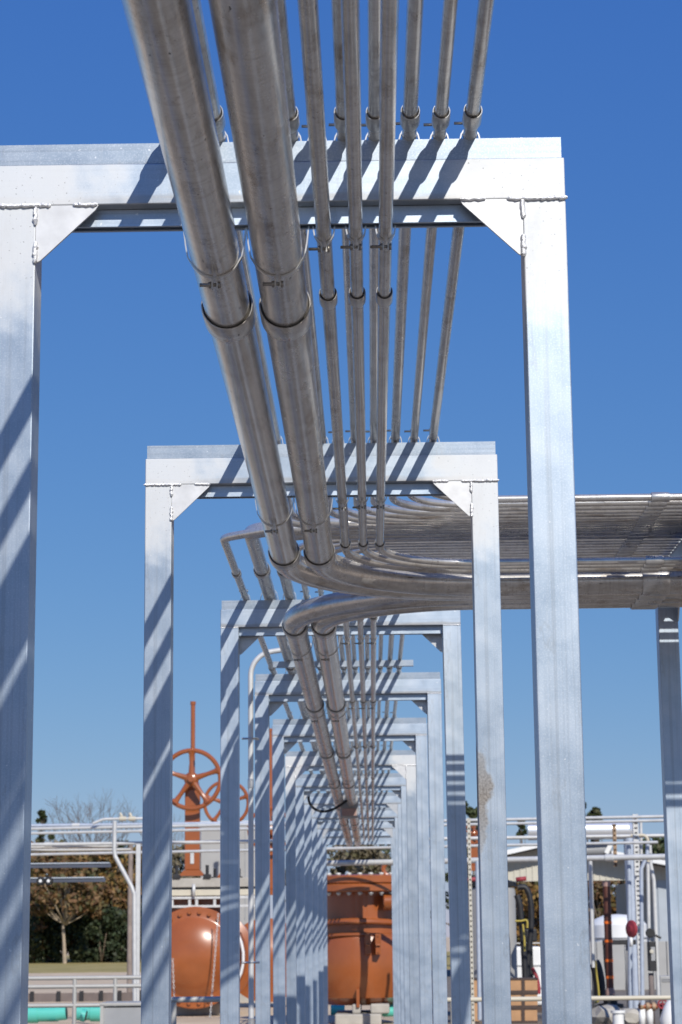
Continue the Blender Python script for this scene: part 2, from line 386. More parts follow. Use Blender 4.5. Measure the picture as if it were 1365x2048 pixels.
for k, (Y, ox, dw, dz) in enumerate(FR):
    x0 = XL+ox; x1 = x0+W+dw; zs = ZS+dz; cx = (x0+x1)/2
    t = thing('portal_frame', (cx, Y, 0), FLAB[k], 'frame', 'portal frames carrying the conduit bundles')
    a, b = x0-cx, x1-cx
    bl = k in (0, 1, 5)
    for s in (0, 1):
        p0 = a if s == 0 else b-P
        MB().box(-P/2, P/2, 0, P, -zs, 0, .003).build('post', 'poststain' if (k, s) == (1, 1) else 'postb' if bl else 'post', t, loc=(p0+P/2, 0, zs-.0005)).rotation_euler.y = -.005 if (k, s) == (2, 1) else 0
        MB().box(p0-.03, p0+P+.03, -.03, P+.03, 0, .012).build('base_plate', 'gusset_dull', t)
    if k < 10:
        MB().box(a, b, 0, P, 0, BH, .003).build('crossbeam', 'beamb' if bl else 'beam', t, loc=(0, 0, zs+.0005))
        channel(a+.0062, b-.0062, .003, .0413, zs+BH+.001, CH, True).build('upper_strut', 'strut', t)
        channel(a+P+.001, b-P-.001, .036, .0413, zs-.0418, .0413, False).build('lower_strut', 'lowstrut', t)
    else:
        c0 = 1.585+H
        MB().prism([(.0, c0), (.06, c0), (.06, c0+.012), (.02, c0+.016), (.02, c0+.144), (.06, c0+.148), (.06, c0+.16), (0, c0+.16), (-.03, c0+.16), (-.03, c0+.148), (.008, c0+.144), (.008, c0+.016), (-.03, c0+.012), (-.03, c0)], a+P, b-P, 'x').build('channel_beam', 'beam', t)
        MB().box(a, b, 0, P, 0, BH, .003).build('crossbeam', 'beam', t, loc=(0, 0, zs+.0005))
    front = k in FRONT
    gy0, gy1 = (-.001, .006) if front else (P-.006, P+.001)
    for s in (1, -1):
        e = (a+P) if s == 1 else (b-P)
        poly = [(e+.0005*s, zs-.0005), (e+.148*s, zs-.0005), (e+.141*s, zs-.012), (e+.012*s, zs-.136), (e+.0005*s, zs-.142)]
        MB().prism(poly, gy0, gy1, 'y').build('gusset', 'gusset' if bl else 'gusset_dull', t)
        if front and k < 6:
            o = (a if s == 1 else b); f = -.003; r = .0072
            for q0, q1, rr in (((o-.004*s, f, zs), (e+.036*s, f, zs), r*.85), ((e+.088*s, f, zs), (e+.146*s, f, zs), r*.8),
                               ((e, f, zs-.004), (e, f, zs-.048), r), ((e, f, zs-.088), (e, f, zs-.142), r)):
                wb = MB(); bead(q0, q1, rr, wb); wb.build('weld_bead', 'weld', t)
        elif not front and k < 6:
            wb = MB(); o = (a if s == 1 else b)
            bead((o, -.001, zs), (e, -.001, zs), .003, wb); wb.build('weld_bead', 'weld', t)
# ------------------------------------------------------------------ conduits
ZLB = 1.6+H; RB = .0595          # thick lower pair
RS = .0167; ZLS = 1.6586-RS+H      # thin lower trio
ZLT = 1.6586+H                     # underside of the lower struts
def coupling_mesh(r, L, axis):
    e = .0085 if r > .03 else .0058
    mb = MB(); prof = [(r+.0005, .012), (r+.0015, .010), (r+e*.55, 0), (r+e*.8, 0), (r+e, .004), (r+e, L-.012), (r+e*.55, L), (r+.0005, L)]
    mt = Matrix.Rotation(-PI/2, 4, 'X') if axis == 'y' else Matrix.Rotation(PI/2, 4, 'Y')
    mb.lathe(prof, mt, 28); return mb.mesh('coupling', 'coup')
CM = {}
def add_coupling(p, r, pos, axis='y', L=None):
    L = L or (.125 if r > .045 else .095 if r > .025 else .08)
    key = (round(r, 4), axis, L)
    if key not in CM: CM[key] = coupling_mesh(r, L, axis)
    link(CM[key], 'coupling', p, loc=pos)
def clamp_meshes(r, up, gap):
    """strap from strut to far side of the pipe, ears and bolt; centre of the pipe at origin, strut at distance gap"""
    sgn = 1 if up else -1
    R_ = r+.0022; mb = MB(); wdt = .0065
    for s in (1, -1):
        fl_ = 1. if r > .03 else .4
        path = [(s*(R_+.013*fl_), -gap*sgn), (s*(R_+.008*fl_), -gap*.3*sgn), (s*(R_+.003*fl_), R_*.18*sgn)]
        a_end = math.acos(min(1, .007/R_))
        for i in range(4, 15):
            a = a_end*i/14; path.append((s*R_*math.cos(a), sgn*R_*math.sin(a)))
        el = .030 if r > .03 else .023
        path += [(s*.006, sgn*(R_+.006)), (s*.006, sgn*(R_+el))]
        th = .0017
        prev = None
        for i, (x, z) in enumerate(path):
            q0 = path[max(0, i-1)]; q1 = path[min(len(path)-1, i+1)]
            tx, tz = q1[0]-q0[0], q1[1]-q0[1]; l = math.hypot(tx, tz) or 1; nx, nz = -tz/l*th, tx/l*th
            ring = [mb.bm.verts.new((x+nx, -wdt, z+nz)), mb.bm.verts.new((x+nx, wdt, z+nz)), mb.bm.verts.new((x-nx, wdt, z-nz)), mb.bm.verts.new((x-nx, -wdt, z-nz))]
            if prev:
                for j in range(4): mb.bm.faces.new((prev[j], prev[(j+1) % 4], ring[(j+1) % 4], ring[j]))
            else: mb.bm.faces.new(ring)
            prev = ring
        mb.bm.faces.new(prev[::-1])
    zb = sgn*(R_+(.0185 if r > .03 else .0140))
    bb = MB(); L = .036 if r > .03 else .037
    bb.tube([(.013, 0, zb), (-L, 0, zb)], .0046 if r > .03 else .0038, 8)
    bb.tube([(.0075, 0, zb), (.0135, 0, zb)], .0085, 6); bb.tube([(-.0075, 0, zb), (-.0145, 0, zb)], .0082, 6)
    return mb.mesh('pipe_clamp', 'clamp'), bb.mesh('bolt', 'bolt')
KM = {}
def add_clamp(p, r, pos, up, gap):
    key = (round(r, 4), up, round(gap, 4))
    if key not in KM: KM[key] = clamp_meshes(r, up, gap)
    c = link(KM[key][0], 'pipe_clamp', p, loc=pos); link(KM[key][1], 'bolt', c)
XE = 3.4                                                # where the branch run is cut off, outside the picture
def conduit(path, r, label, group, mat='pipe', seg=28):
    return MB().tube(path, r, seg).build('conduit', mat, label=label, cat='conduit', group=group)
GN, GF = 'conduits of the near run, turning right past the second frame', 'conduits of the far run down the tunnel'
YS = -2.5
near_low = [(-.355, RB, 9.84, .88, 'thick conduit at far left of the near lower row, hanging below the first beam'),
            (-.205, RB, 9.70, .76, 'second thick conduit of the near lower row, beside the leftmost one'),
            (-.0945, .0185, 9.555, .58, 'thin conduit next to the thick pair in the near lower row, two dark spots'),
            (-.0185, RS, 9.465, .51, 'middle thin conduit of the three hung under the first beam'),
            (.0525, RS, 9.38, .45, 'rightmost thin conduit hung under the first beam, innermost of the lower sweep')]
for i, (x, r, Yb, R_, lab) in enumerate(near_low):
    z = ZLB if r == RB else ZLT-r
    o = conduit(fillet([(x, YS, z), (x, Yb, z), (XE, Yb, z)], R_, 24), r, lab, GN, 'pipe2' if i in (1, 2) else 'pipe', 40 if r == RB else 24)
    big = r == RB
    for yc in ((1.6, 5.235, 8.80) if big else (1.65, 5.275, 8.85)): add_coupling(o, r, (x, yc, z))
    add_coupling(o, r, (1.27 if big else 1.25, Yb, z), 'x')
    for k in (0, 1): add_clamp(o, r, (x, FR[k][0]+.056, z), False, ZLT+FR[k][3]-z)
near_up = [(.257, .28), (.184, .28), (.112, .28), (.03, .29), (-.043, .30), (-.108, .31), (-.17, .32), (-.347, .33), (-.447, .34)]
nul = ['rightmost conduit lying on top of the first beam, innermost of the upper sweep',
       'second conduit from the right on top of the first beam', 'third conduit from the right on top of the first beam',
       'upper conduit half hidden behind the rightmost thin hanging conduit', 'upper conduit seen just left of the middle thin hanging conduit',
       'upper conduit almost hidden behind the first thin hanging conduit', 'upper conduit peeking out right of the second thick conduit',
       'upper conduit seen in the gap between the two thick hanging conduits', 'upper conduit hidden above the leftmost thick conduit, seen only by its shadow']
for i, (x, R_) in enumerate(near_up):
    r = (.0168, .0155, .0175, .0162, .0172, .0158, .0178, .0205, .0230)[i]; z = ZT+r; Yb = (9.08, 9.185, 9.275, 9.355, 9.43, 9.495, 9.555, 9.61, 9.66)[i]
    o = conduit(fillet([(x, YS, z), (x, Yb, z), (XE, Yb, z)], R_, 20), r, nul[i], GN, 'pipe' if i % 2 else 'pipe2', 24)
    for yc in (1.0, 4.612, 8.25): add_coupling(o, r, (x, yc, z))
    add_coupling(o, r, (1.245, Yb, z), 'x')
    for k in (0, 1): add_clamp(o, r, (x, FR[k][0]+.024, z+FR[k][3]*.5), True, r)
YE = 37.8
far_low = [(-.386, RB, 9.98, .92, 'leftmost thick conduit of the far lower row, curving out over the near pair'),
           (-.234, RB, 10.12, .78, 'second thick conduit of the far lower row, ending below the cable loop'),
           (-.1205, RS, 10.25, .60, 'first thin conduit right of the thick pair in the far lower row'),
           (-.0435, RS, 10.33, .52, 'middle thin conduit of the far lower row'),
           (.027, RS, 10.41, .44, 'rightmost thin conduit of the far lower row')]
for i, (x, r, Yb, R_, lab) in enumerate(far_low):
    z = ZLB if r == RB else ZLT-r
    o = conduit(fillet([(x, YE, z), (x, Yb, z), (XE, Yb, z)], R_, 24), r, lab, GF, 'pipe2' if i == 0 else 'pipe', 36 if r == RB else 20)
    big = r == RB
    for yc in ((10.93, 14.78, 18.73, 22.6, 26.5, 30.4) if big else (10.95, 15.0, 18.7, 22.5, 26.4, 30.3)): add_coupling(o, r, (x, yc, z))
    add_coupling(o, r, (1.27 if big else 1.25, Yb, z), 'x')
    for k in range(2, 10): add_clamp(o, r, (x, FR[k][0]+.056, z), False, ZLT-z)
far_up = [(-.69, .020, [(9.93, -.69), (9.725, -.45)], .13), (-.556, .0365, [(9.80, -.556)], .13), (-.442, .030, [(9.90, -.442)], .16)] + \
         [(x, (.0165, .0148, .018, .0155)[i % 4], [(9.985+.074*i, x)], .30-.02*i) for i, x in enumerate((-.345, -.262, -.18, -.10, -.01, .079, .146, .214))]
ful = ['upper far conduit at far left, bent twice at a sharp elbow against the sky', 'wider upper conduit with a rounded elbow, second from the left over the third frame',
       'mid-width upper conduit, third from the left over the third frame'] + \
      ['fourth conduit from the left on top of the third frame, mostly hidden', 'fifth conduit from the left on top of the far frames',
       'sixth conduit from the left on top of the far frames', 'seventh conduit from the left on top of the far frames', 'fourth conduit from the right on top of the fourth frame',
       'third conduit from the right on top of the fourth frame', 'second conduit from the right on top of the fourth frame', 'rightmost conduit on top of the fourth frame']
for i, (x, r, bend, R_) in enumerate(far_up):
    z = ZT+r
    if len(bend) == 2:
        pts = [(x, YE, z), (x, bend[0][0], z), (bend[1][1], bend[1][0], z), (XE, bend[1][0], z)]; rr = [R_, .25]
    else: pts = [(x, YE, z), (x, bend[0][0], z), (XE, bend[0][0], z)]; rr = R_
    o = conduit(fillet(pts, rr, 14), r, ful[i], GF, 'elbow' if i < 3 else 'pipe', 24)
    for yc in (10.9, 14.9, 18.9, 22.8): add_coupling(o, r, (x, yc, z))
    add_coupling(o, r, (1.245, bend[-1][0], z), 'x')
    for k in range(2, 6): add_clamp(o, r, (x, FR[k][0]+.024, z), True, r)
# branch frame carrying the sweep to the right
bx0, bx1, byA, byB = 1.482, 1.482+P, 8.86, 10.72
t = thing('branch_frame', ((bx0+bx1)/2, byA, 0), 'portal frame under the conduits branching right, cut by the right edge', 'frame')
for y0 in (byA-P, byB):
    MB().box(-P/2, P/2, 0, P, -ZS, 0, .003).build('post', 'post', t, loc=(0, y0-byA, ZS-.0005))
MB().box(-P/2, P/2, -P, byB-byA+P, 0, BH, .003).build('crossbeam', 'beam', t, loc=(0, 0, ZS+.0005))
MB().box(-.02, .02, -P+.01, byB-byA+P-.01, ZS+BH+.001, ZT-.0005, .002).build('upper_strut', 'strut', t)
MB().box(-.02, .02, .002, byB-byA-.002, ZLT+.0005, ZS-.0005, .002).build('lower_strut', 'strut', t)
for s, yy in ((1, 0), (-1, byB-byA)):
    MB().prism([(yy+.0005*s, ZS-.0005), (yy+.148*s, ZS-.0005), (yy+.012*s, ZS-.14), (yy+.0005*s, ZS-.142)], P/2-.006, P/2+.001, 'x').build('gusset', 'gusset_dull', t)
# trapeze strut hanging under the upper far row, and the bent riser conduit
channel(-.66, .305, 14.42, .0413, ZT-.0413-.0005, .0413, True).build('trapeze_strut', 'strut', label='loose cross strut under the upper conduits between third and fourth frames', cat='strut')
rx = -.823
t = MB().tube(fillet([(rx, 14.6, 0), (rx, 14.6, H+1.925), (-.40, 14.6, H+1.985)], .17, 14), .0185, 20).build('riser_conduit', 'galv', label='thin grey conduit rising beside the fourth frame and hooking right', cat='conduit')
for yy in (1477, 1925):
    zc = at(502, yy, 14.6).z
    c = MB().torus(.0195, .004, Matrix.Translation((rx, 14.6, zc)), 20, 6).tube([(rx-.02, 14.6, zc), (rx-.062, 14.6, zc)], .007, 8).tube([(rx+.015, 14.6, zc), (rx+.05, 14.65, zc)], .008, 8).build('strap', 'clamp', t)
for yc in (1.0, 2.6): MB().lathe([(.0187, 0), (.0225, .003), (.0225, .06), (.0187, .065)], Matrix.Translation((rx, 14.6, yc)), 18).build('coupling', 'coup', t)
# junction box and cable loop
p0, p1 = at(681, 1592, 26), at(717, 1634, 26)
t = MB().box(p0.x, p1.x, 25.9, 26.25, p1.z, p0.z, .012).build('junction_box', 'palesteel', label='grey junction box hanging under the thick conduits deep in the tunnel', cat='box')
MB().box(p0.x+.02, p1.x-.02, 25.885, 25.9, p1.z+.01, p1.z+.10, .004).build('cover', M['pinkprimer'], t)
MB().tube([(-.234, 26.05, p0.z-.01), (-.234, 26.05, ZLB-RB*.8)], .03, 14).build('nipple', 'galv', t)
pts = [at(x, y, 25) for x, y in ((646, 1560), (630, 1568), (619, 1585), (619, 1604), (630, 1618), (648, 1623), (668, 1618), (684, 1608), (697, 1599))]
sm = []
for i in range(len(pts)-1):
    a, b, c, d = pts[max(0, i-1)], pts[i], pts[i+1], pts[min(len(pts)-1, i+2)]
    for k in range(5):
        u = k/5; sm.append(.5*((2*b)+(c-a)*u+(2*a-5*b+4*c-d)*u*u+(3*b-a-3*c+d)*u**3))
MB().tube(sm+[pts[-1]], .015, 10).build('cable_loop', 'black', label='black flexible cable looped below the thick conduits in the tunnel', cat='cable')

# ------------------------------------------------------------------ crossing pipe rack behind the tunnel
def rail(xa, ya, xb, yb, Ya, wpx, label, mat='galv', group='rails of the crossing pipe rack', name='rack_pipe', fit=()):
    a = at(xa, ya, Ya); kb = at(xb, yb, 1.0); Yb = (a.z-H)/(kb.z-H); b = at(xb, yb, Yb)
    r = wpx/2*Ya/FPX
    o = MB().tube([a, b], r, 14).build(name, mat, label=label, cat='pipe', group=group)
    d = (b-a).normalized()
    for fx in fit:
        q = a.lerp(b, (fx-xa)/(xb-xa)); MB().tube([q-d*.07, q+d*.07], r*1.3, 14).build('coupling', 'galv', o)
    return o
rail(20, 1652, 655, 1644, 40, 6.5, 'topmost left rail of the crossing rack, bluish and shiny', 'bluegalv', fit=(153,))
rail(20, 1658.5, 1400, 1631.5, 40, 6, 'upper full-width rail of the crossing rack', fit=(420, 1100))
rail(20, 1667.5, 1400, 1639.5, 40, 5.5, 'second full-width rail down the crossing rack', fit=(300,))
rail(20, 1690, 1400, 1670, 40, 7, 'third full-width rail down the crossing rack', fit=(99,))
rail(20, 1695, 236, 1692, 40.2, 5, 'short thin rail just under the third rail at left')
rail(20, 1701, 262, 1699, 40.6, 6, 'short dark rail behind the rack at left', 'greyrail')
rail(20, 1710, 1316, 1684.5, 40, 5.5, 'fourth full-width rail down the crossing rack', fit=(700,))
rail(640, 1727, 1400, 1712, 38.25, 11, 'thick grey pipe crossing low behind the tunnel end', 'galv', fit=(1226,))
a = [at(x, y, 39.6) for x, y in ((186, 1647), (206, 1639), (214, 1638), (330, 1636))]
o = MB().tube(a, .026, 12).build('offset_conduit', 'galv', label='short raised conduit with beige fittings above the left rack', cat='conduit')
for fx in (246, 265):
    q = at(fx, 1637.5, 39.6); MB().tube([q-Vector((.06, 0, 0)), q+Vector((.06, 0, 0))], .045, 12).build('union', 'tanrail', o)
    MB().tube([q, q+Vector((-.05, 0, .11))], .025, 8).build('stub', 'tanrail', o)
# left riser, wood pole, strut upright, tie
a = [at(x, y, 36) for x, y in ((230, 1642), (229, 1700), (231, 1713), (263, 1772), (269, 1788), (270, 2010))]
MB().tube(a[:2]+a[2:], .036, 14).build('jogged_conduit', 'galv', label='silver conduit dropping from the left rack with a diagonal jog', cat='conduit')
a, b = at(277, 1688, 38), at(278, 2012, 38)
t = MB().box(a.x-.04, a.x+.04, 38, 38.08, 0, a.z, .006).build('rack_upright', 'galv', label='grey strut upright right of the jogged conduit', cat='post')
a = at(262, 1690, 60)
MB().tube([(a.x, 60, 0), (a.x, 60, a.z)], [.075, .065], 14).build('wooden_pole', 'wood', label='weathered brown pole behind the jogged conduit', cat='pole')
# two cantilever arms, shaded face and lit top put into the colours
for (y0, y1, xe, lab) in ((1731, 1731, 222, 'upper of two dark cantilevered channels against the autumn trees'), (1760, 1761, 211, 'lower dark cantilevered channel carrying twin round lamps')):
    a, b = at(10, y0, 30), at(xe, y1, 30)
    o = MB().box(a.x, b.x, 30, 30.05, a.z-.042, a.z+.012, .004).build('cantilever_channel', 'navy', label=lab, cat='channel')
    MB().box(a.x, b.x-.02, 29.985, 30.07, a.z+.0122, a.z+.03, .002).build('top_flange', 'bluegrey', o)  # pale strip painted as the lit top of the arm
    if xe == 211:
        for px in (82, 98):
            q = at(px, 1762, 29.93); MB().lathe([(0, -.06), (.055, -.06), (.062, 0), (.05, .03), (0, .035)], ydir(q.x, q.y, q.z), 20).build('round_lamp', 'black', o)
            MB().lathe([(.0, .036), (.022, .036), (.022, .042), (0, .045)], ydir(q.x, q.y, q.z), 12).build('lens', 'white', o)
a = at(26, 1720, 30.1)
MB().box(a.x-.06, a.x+.06, 30.09, 30.19, 0, a.z+.1, .005).build('channel_post', 'post', label='aluminium post behind the nearest frame, holding the dark channels', cat='post')
# right rack: uprights and conduits
def vert(pts, Y, r, mat, label, name='rack_conduit', cat='conduit', n=12, fil=None):
    q = [at(x, y, Y) for x, y in pts]
    if fil: q = fillet(q, fil, 6)
    return MB().tube(q, r, n).build(name, mat, label=label, cat=cat)
def holey(px, py0, py1, Y, w_, mat, label):
    a, b = at(px, py0, Y), at(px, py1, Y); mb = MB(); z0 = max(0, b.z); w2 = w_/2
    mb.box(a.x-w2, a.x-w2*.55, Y, Y+w_, z0, a.z); mb.box(a.x+w2*.55, a.x+w2, Y, Y+w_, z0, a.z); mb.box(a.x-w2, a.x+w2, Y+w_, Y+w_+.006, z0, a.z)
    z = z0+.05
    while z < a.z-.05:
        mb.box(a.x-w2*.56, a.x+w2*.56, Y+.001, Y+.006, z, z+.055); z += .085
    return mb.build('slotted_strut', mat, label=label, cat='strut')
holey(1271, 1628, 2200, 38.2, .095, 'galv', 'tall slotted strut upright right of the red disc')
holey(938, 1636, 2200, 36.0, .05, 'cream', 'pale slotted strut beside the third frame right post')
o = holey(1229, 1648, 1733, 38.0, .06, 'rust', 'short rusty slotted strut hanging from the right rack')
vert([(1258, 1690), (1262, 2040)], 39.2, .042, 'bluegalv', 'bluish conduit just left of the tall slotted strut')
vert([(1296, 1683), (1295, 1708), (1283, 1738), (1285, 2010)], 37.6, .036, 'bluegalv', 'conduit with a jog right of the tall slotted strut')
vert([(1282, 1640), (1283, 1716)], 39.3, .030, 'galv', 'short vertical conduit between the right rack rails')
vert([(1262, 1671), (1296, 1670), (1297, 1726)], 38.9, .030, 'tanrail', 'elbowed pipe at the end of the right rack', fil=.1)
vert([(1296, 1724), (1299, 1900)], 38.7, .033, 'galv', 'straight conduit dropping beside the black meter box')
vert([(1300, 1690), (1302, 1730), (1308, 1760), (1318, 2010)], 38.9, .036, 'galv', 'slanting conduit nearest the white wall at right')
vert([(1181, 1716), (1187, 1935)], 39.0, .033, 'galv', 'plain conduit beside the nearest frame right post')
vert([(955, 1722), (960, 2040)], 37.2, .036, 'bluegalv', 'bluish conduit left of the second frame right post')
# ------------------------------------------------------------------ orange valves
def hexbolts(mb, c, R_, n, r, y, depth):
    for k in range(n):
        a = (k+.5)*2*PI/n; x, z = c[0]+R_*math.cos(a), c[2]+R_*math.sin(a)
        mb.tube([(x, y, z), (x, y-depth, z)], r, 6)
def valve_top(t, cx, Y, zw, RW, zstem, zfoot, sw, rs):
    """stem, handwheel, yoke; in the thing's own space (its origin at cx, Y, 0)"""
    MB().tube([(0, 0, zw), (0, 0, zstem)], rs, 16).tube([(0, 0, zstem-.05), (0, 0, zstem+.02)], rs*1.25, 16).build('stem_cover', 'orange', t)
    hw = MB(); mt = Matrix.Translation((0, -.34*RW-.12, zw)) @ Matrix.Rotation(PI/2, 4, 'X')
    hw.torus(RW*.935, RW*.075, mt, 48, 10)
    for k in range(5):
        a = PI/2+k*2*PI/5
        e0 = mt @ Vector((RW*.1*math.cos(a), RW*.1*math.sin(a), 0)); e1 = mt @ Vector((RW*.92*math.cos(a), RW*.92*math.sin(a), 0))
        m_ = e0.lerp(e1, .55)
        hw.tube([e0, m_, e0.lerp(e1, .85), e1], [RW*.11, RW*.07, RW*.085, RW*.15], 8)
    hw.lathe([(0, -.1*RW), (.22*RW, -.1*RW), (.24*RW, 0), (.16*RW, .1*RW), (.10*RW, .12*RW), (.10*RW, .2*RW), (0, .2*RW)], mt, 20)
    hw.build('handwheel', 'orange', t)
    MB().tube([(0, -.34*RW-.1, zw), (0, 0, zw)], rs*.8, 12).lathe([(0, -rs*2), (rs*2.4, -rs*1.6), (rs*2.6, 0), (rs*2.4, rs*1.6), (0, rs*2)], Matrix.Translation((0, 0, zw)), 20).build('gearbox', 'orange', t)
    y = MB(); y.box(-sw, sw, -.09, .09, zfoot+.12, zw-.28*RW, .02)
    y.prism([(-sw, zw-.281*RW), (sw, zw-.281*RW), (sw*.72, zw-.02*RW), (-sw*.72, zw-.02*RW)], -.085, .085, 'y')
    y.build('yoke', 'orange', t)
    MB().prism([(-sw*1.75, zfoot), (sw*1.75, zfoot), (sw*1.05, zfoot+.119), (-sw*1.05, zfoot+.119)], -.14, .14, 'y').build('yoke_foot', 'orange', t)
    fb = MB()
    for s in (-1, 1): fb.tube([(s*sw*2.0, -.1, zfoot-.12), (s*sw*2.0, -.1, zfoot+.22)], .035, 8).box(s*sw*2.0-.08, s*sw*2.0+.08, -.18, -.02, zfoot-.06, zfoot+.03, .01)
    fb.build('gland_bolt', 'black', t)
def valve(px, yw, rpx, ystem, yfoot, swpx, Y, label, dome=None):
    c = at(px, yw, Y); s = Y/FPX
    t = thing('gate_valve', (c.x, Y, 0), label, 'valve', 'orange gate valves')
    zf = at(px, yfoot, Y).z
    valve_top(t, c.x, Y, c.z, rpx*s, at(px, ystem, Y).z, zf, swpx/2*s, 11*s*.5 if Y < 45 else 9*s*.5)
    return t, c, s
t, c, s = valve(386, 1561, 61, 1405, 1752, 30, 45, 'large orange gate valve with tall stem and domed blind flange', True)
MB().box(-.04, .04, -.105, -.092, at(386, 1728, 45).z, at(386, 1704, 45).z, .01).build('indicator_plate', 'galv', t)
fc = at(390, 1915, 44.7); fl = Vector((fc.x-c.x, -.3, fc.z))
RF = 98*44.7/FPX
MB().lathe([(0, -.02), (RF, -.02), (RF, .06), (RF*.98, .075), (RF*.80, .08), (RF*.78, .09), (RF*.7, .16), (RF*.5, .27), (RF*.25, .33), (0, .345)], ydir(fl.x, fl.y, fl.z), 56).build('blind_flange', 'orange', t)
bb = MB(); hexbolts(bb, fl, RF*.89, 28, .042, fl.y-.07, .06); bb.build('flange_bolts', 'orange', t)
mt = Matrix.Translation((fl.x, fl.y+.03, fl.z)) @ Matrix.Rotation(-.055, 4, 'Z') @ Matrix.Rotation(-PI/2, 4, 'X')
MB().lathe([(RF*.99, 0), (RF*.99, .09), (RF*.78, .1), (RF*.78, 1.0), (RF*.86, 1.1), (RF*.86, 1.9), (RF*.99, 1.95), (RF*.99, 2.1), (RF*.76, 2.1), (RF*.76, 3.2), (0, 3.2)], mt, 48).build('body', 'orange', t)
MB().box(-.5, .9, .25, 1.2, fl.z+RF*.6, at(386, 1757, 45).z, .05).build('bonnet', 'orange', t)
MB().box(fl.x-.6, fl.x+.6, .15, 1.4, 0, fl.z-RF*.9, .03).build('saddle_block', 'concrete', t)
valve(455, 1608, 46, 1490, 1756, 24, 51, 'smaller orange gate valve half hidden behind the third frame left post')
t, c, s = valve(541, 1660, 44, 1459, 1790, 22, 50, 'orange valve whose stem shows between fourth and fifth frames')
fc = at(534, 1920, 50); mt = ydir(fc.x-c.x, -.3, fc.z)
MB().lathe([(0, .3), (.35, .25), (.75, .08), (.95, .06), (.95, -.05), (.72, -.06), (.72, -1.4), (0, -1.4)], mt, 40).build('body', 'orange', t)
t, c, s = valve(947, 1668, 20, 1652, 1742, 15, 46, 'small orange valve seen between third and second frame right posts')
# chain of the valve
for px0, px1, lab in ((434, 420, 'galvanised hoist chain hanging right of the orange dome'), (343, 349, 'galvanised hoist chain at the left rim of the orange dome')):
    a, b = at(px0+3, 1830 if px0 > 400 else 1920, 44.1), at(px1, 2046 if px0 > 400 else 2000, 44.1); n = int((a-b).length/.05); mb = MB()
    for i in range(n):
        q = a.lerp(b, i/n); mb.torus(.022, .007, Matrix.Translation(q) @ Matrix.Rotation(PI/2*(i % 2), 4, 'Z') @ Matrix.Rotation(PI/2, 4, 'X') @ Matrix.Diagonal((.8, 1.3, 1, 1)), 8, 5)
    mb.build('hoist_chain', 'galv', label=lab, cat='chain')
pts = [at(x, y, 44.5) for x, y in ((476, 1868), (483, 1885), (487, 1905), (487, 1925), (483, 1945), (476, 1960))]
MB().tube(pts, .03, 10).build('white_hose', 'white', label='white hose arc against the orange valve body', cat='hose')
# structures round the large valve: slabs, tray, grey panel
a, b = at(330, 1757, 44.90), at(530, 1773, 44.90)
MB().box(a.x, b.x, 44.86, 45.10, b.z, a.z, .01).build('pipe_trench_wall', 'concrete', label='pale concrete ledge behind the foot of the large valve', cat='wall')
a, b = at(330, 1780, 44.90), at(530, 1790, 44.90)
MB().box(a.x, b.x, 44.84, 45.10, b.z, a.z, .01).build('sill_beam', 'tanrail', label='beige beam below the concrete ledge by the large valve', cat='beam')
MB().box(a.x, b.x, 44.905, 45.08, a.z+.001, at(330, 1773.5, 44.90).z).build('rubber_skirt', 'black', label='black skirt between ledge and beam above the orange dome', cat='skirt')  # black strip across the gap between ledge and beam
a, b = at(336, 1794, 44.90), at(530, 1814, 44.90)
mb = MB(); mb.box(a.x, b.x, 44.80, 44.90, a.z-.05, a.z, .005); mb.box(a.x, b.x, 44.80, 44.90, b.z, b.z+.05, .005)
for px in (345, 380, 394, 430, 470): q = at(px, 1800, 44.85).x; mb.box(q-.028, q+.028, 44.82, 44.88, b.z+.05, a.z-.05)
t = mb.build('cable_tray', 'galv', label='galvanised ladder tray just above the orange dome', cat='tray')
q = at(388, 1780, 44.75)
MB().tube([(q.x, 44.75, a.z), (q.x, 44.75, at(388, 1768, 44.75).z)], .035, 8).build('tray_hanger', 'galv', t)
a, b = at(402, 1648, 54), at(536, 1758, 54)
t = thing('panel_cabinet', ((a.x+b.x)/2, 54, 0), 'light grey steel cabinet behind the orange valves', 'cabinet')
hw_ = (b.x-a.x)/2
MB().box(-hw_, hw_, 0, 1.2, b.z-2.2, a.z, .02).build('shell', 'tank', t)
MB().box(-hw_-.05, hw_+.05, -.06, 1.26, a.z+.002, a.z+.07, .01).build('lid', 'galv', t)
for i in (-.34, .33): MB().box(hw_*i-.01, hw_*i+.01, -.012, 0, b.z-1.0, a.z-.1).build('seam', 'palesteel', t)
MB().box(-hw_*.9, hw_*.9, .1, 1.1, 0, b.z-2.19).build('plinth', 'concrete', t)
# ------------------------------------------------------------------ large orange check valve at the tunnel end
Y = 39.6; KS = Y/42; c = at(722, 1900, Y); s = Y/FPX
t = thing('check_valve', (c.x, Y+.75, 0), 'massive orange check valve with bolted lid at the tunnel end', 'valve')
zz = lambda y: at(722, y, Y).z
prof = [(0, zz(2011)), (.62, zz(2011)), (.84, zz(1996)), (.95, zz(1965)), (.985, zz(1930)), (.96, zz(1895)), (.925, zz(1874)), (.90, zz(1869)), (.80, zz(1866)), (.80, zz(1849)), (.76, zz(1846)), (.76, zz(1784)), (0, zz(1784))]
MB().lathe(prof, None, 64).build('body', 'orange', t)
for yy, R_, h_ in ((1842, .93, .05), (1869, .94, .03)):  # added ribs, overhang shaped to throw dark arcs on the body
    mt = Matrix.Translation((-.06, 0, zz(yy)-.10)) @ Matrix.Rotation(-.11, 4, 'X')
    MB().lathe([(.70, -h_), (R_, -h_), (R_+.02, -h_*.5), (R_+.02, h_*.5), (R_, h_), (.70, h_)], mt, 64).build('body_rib', 'orange', t)
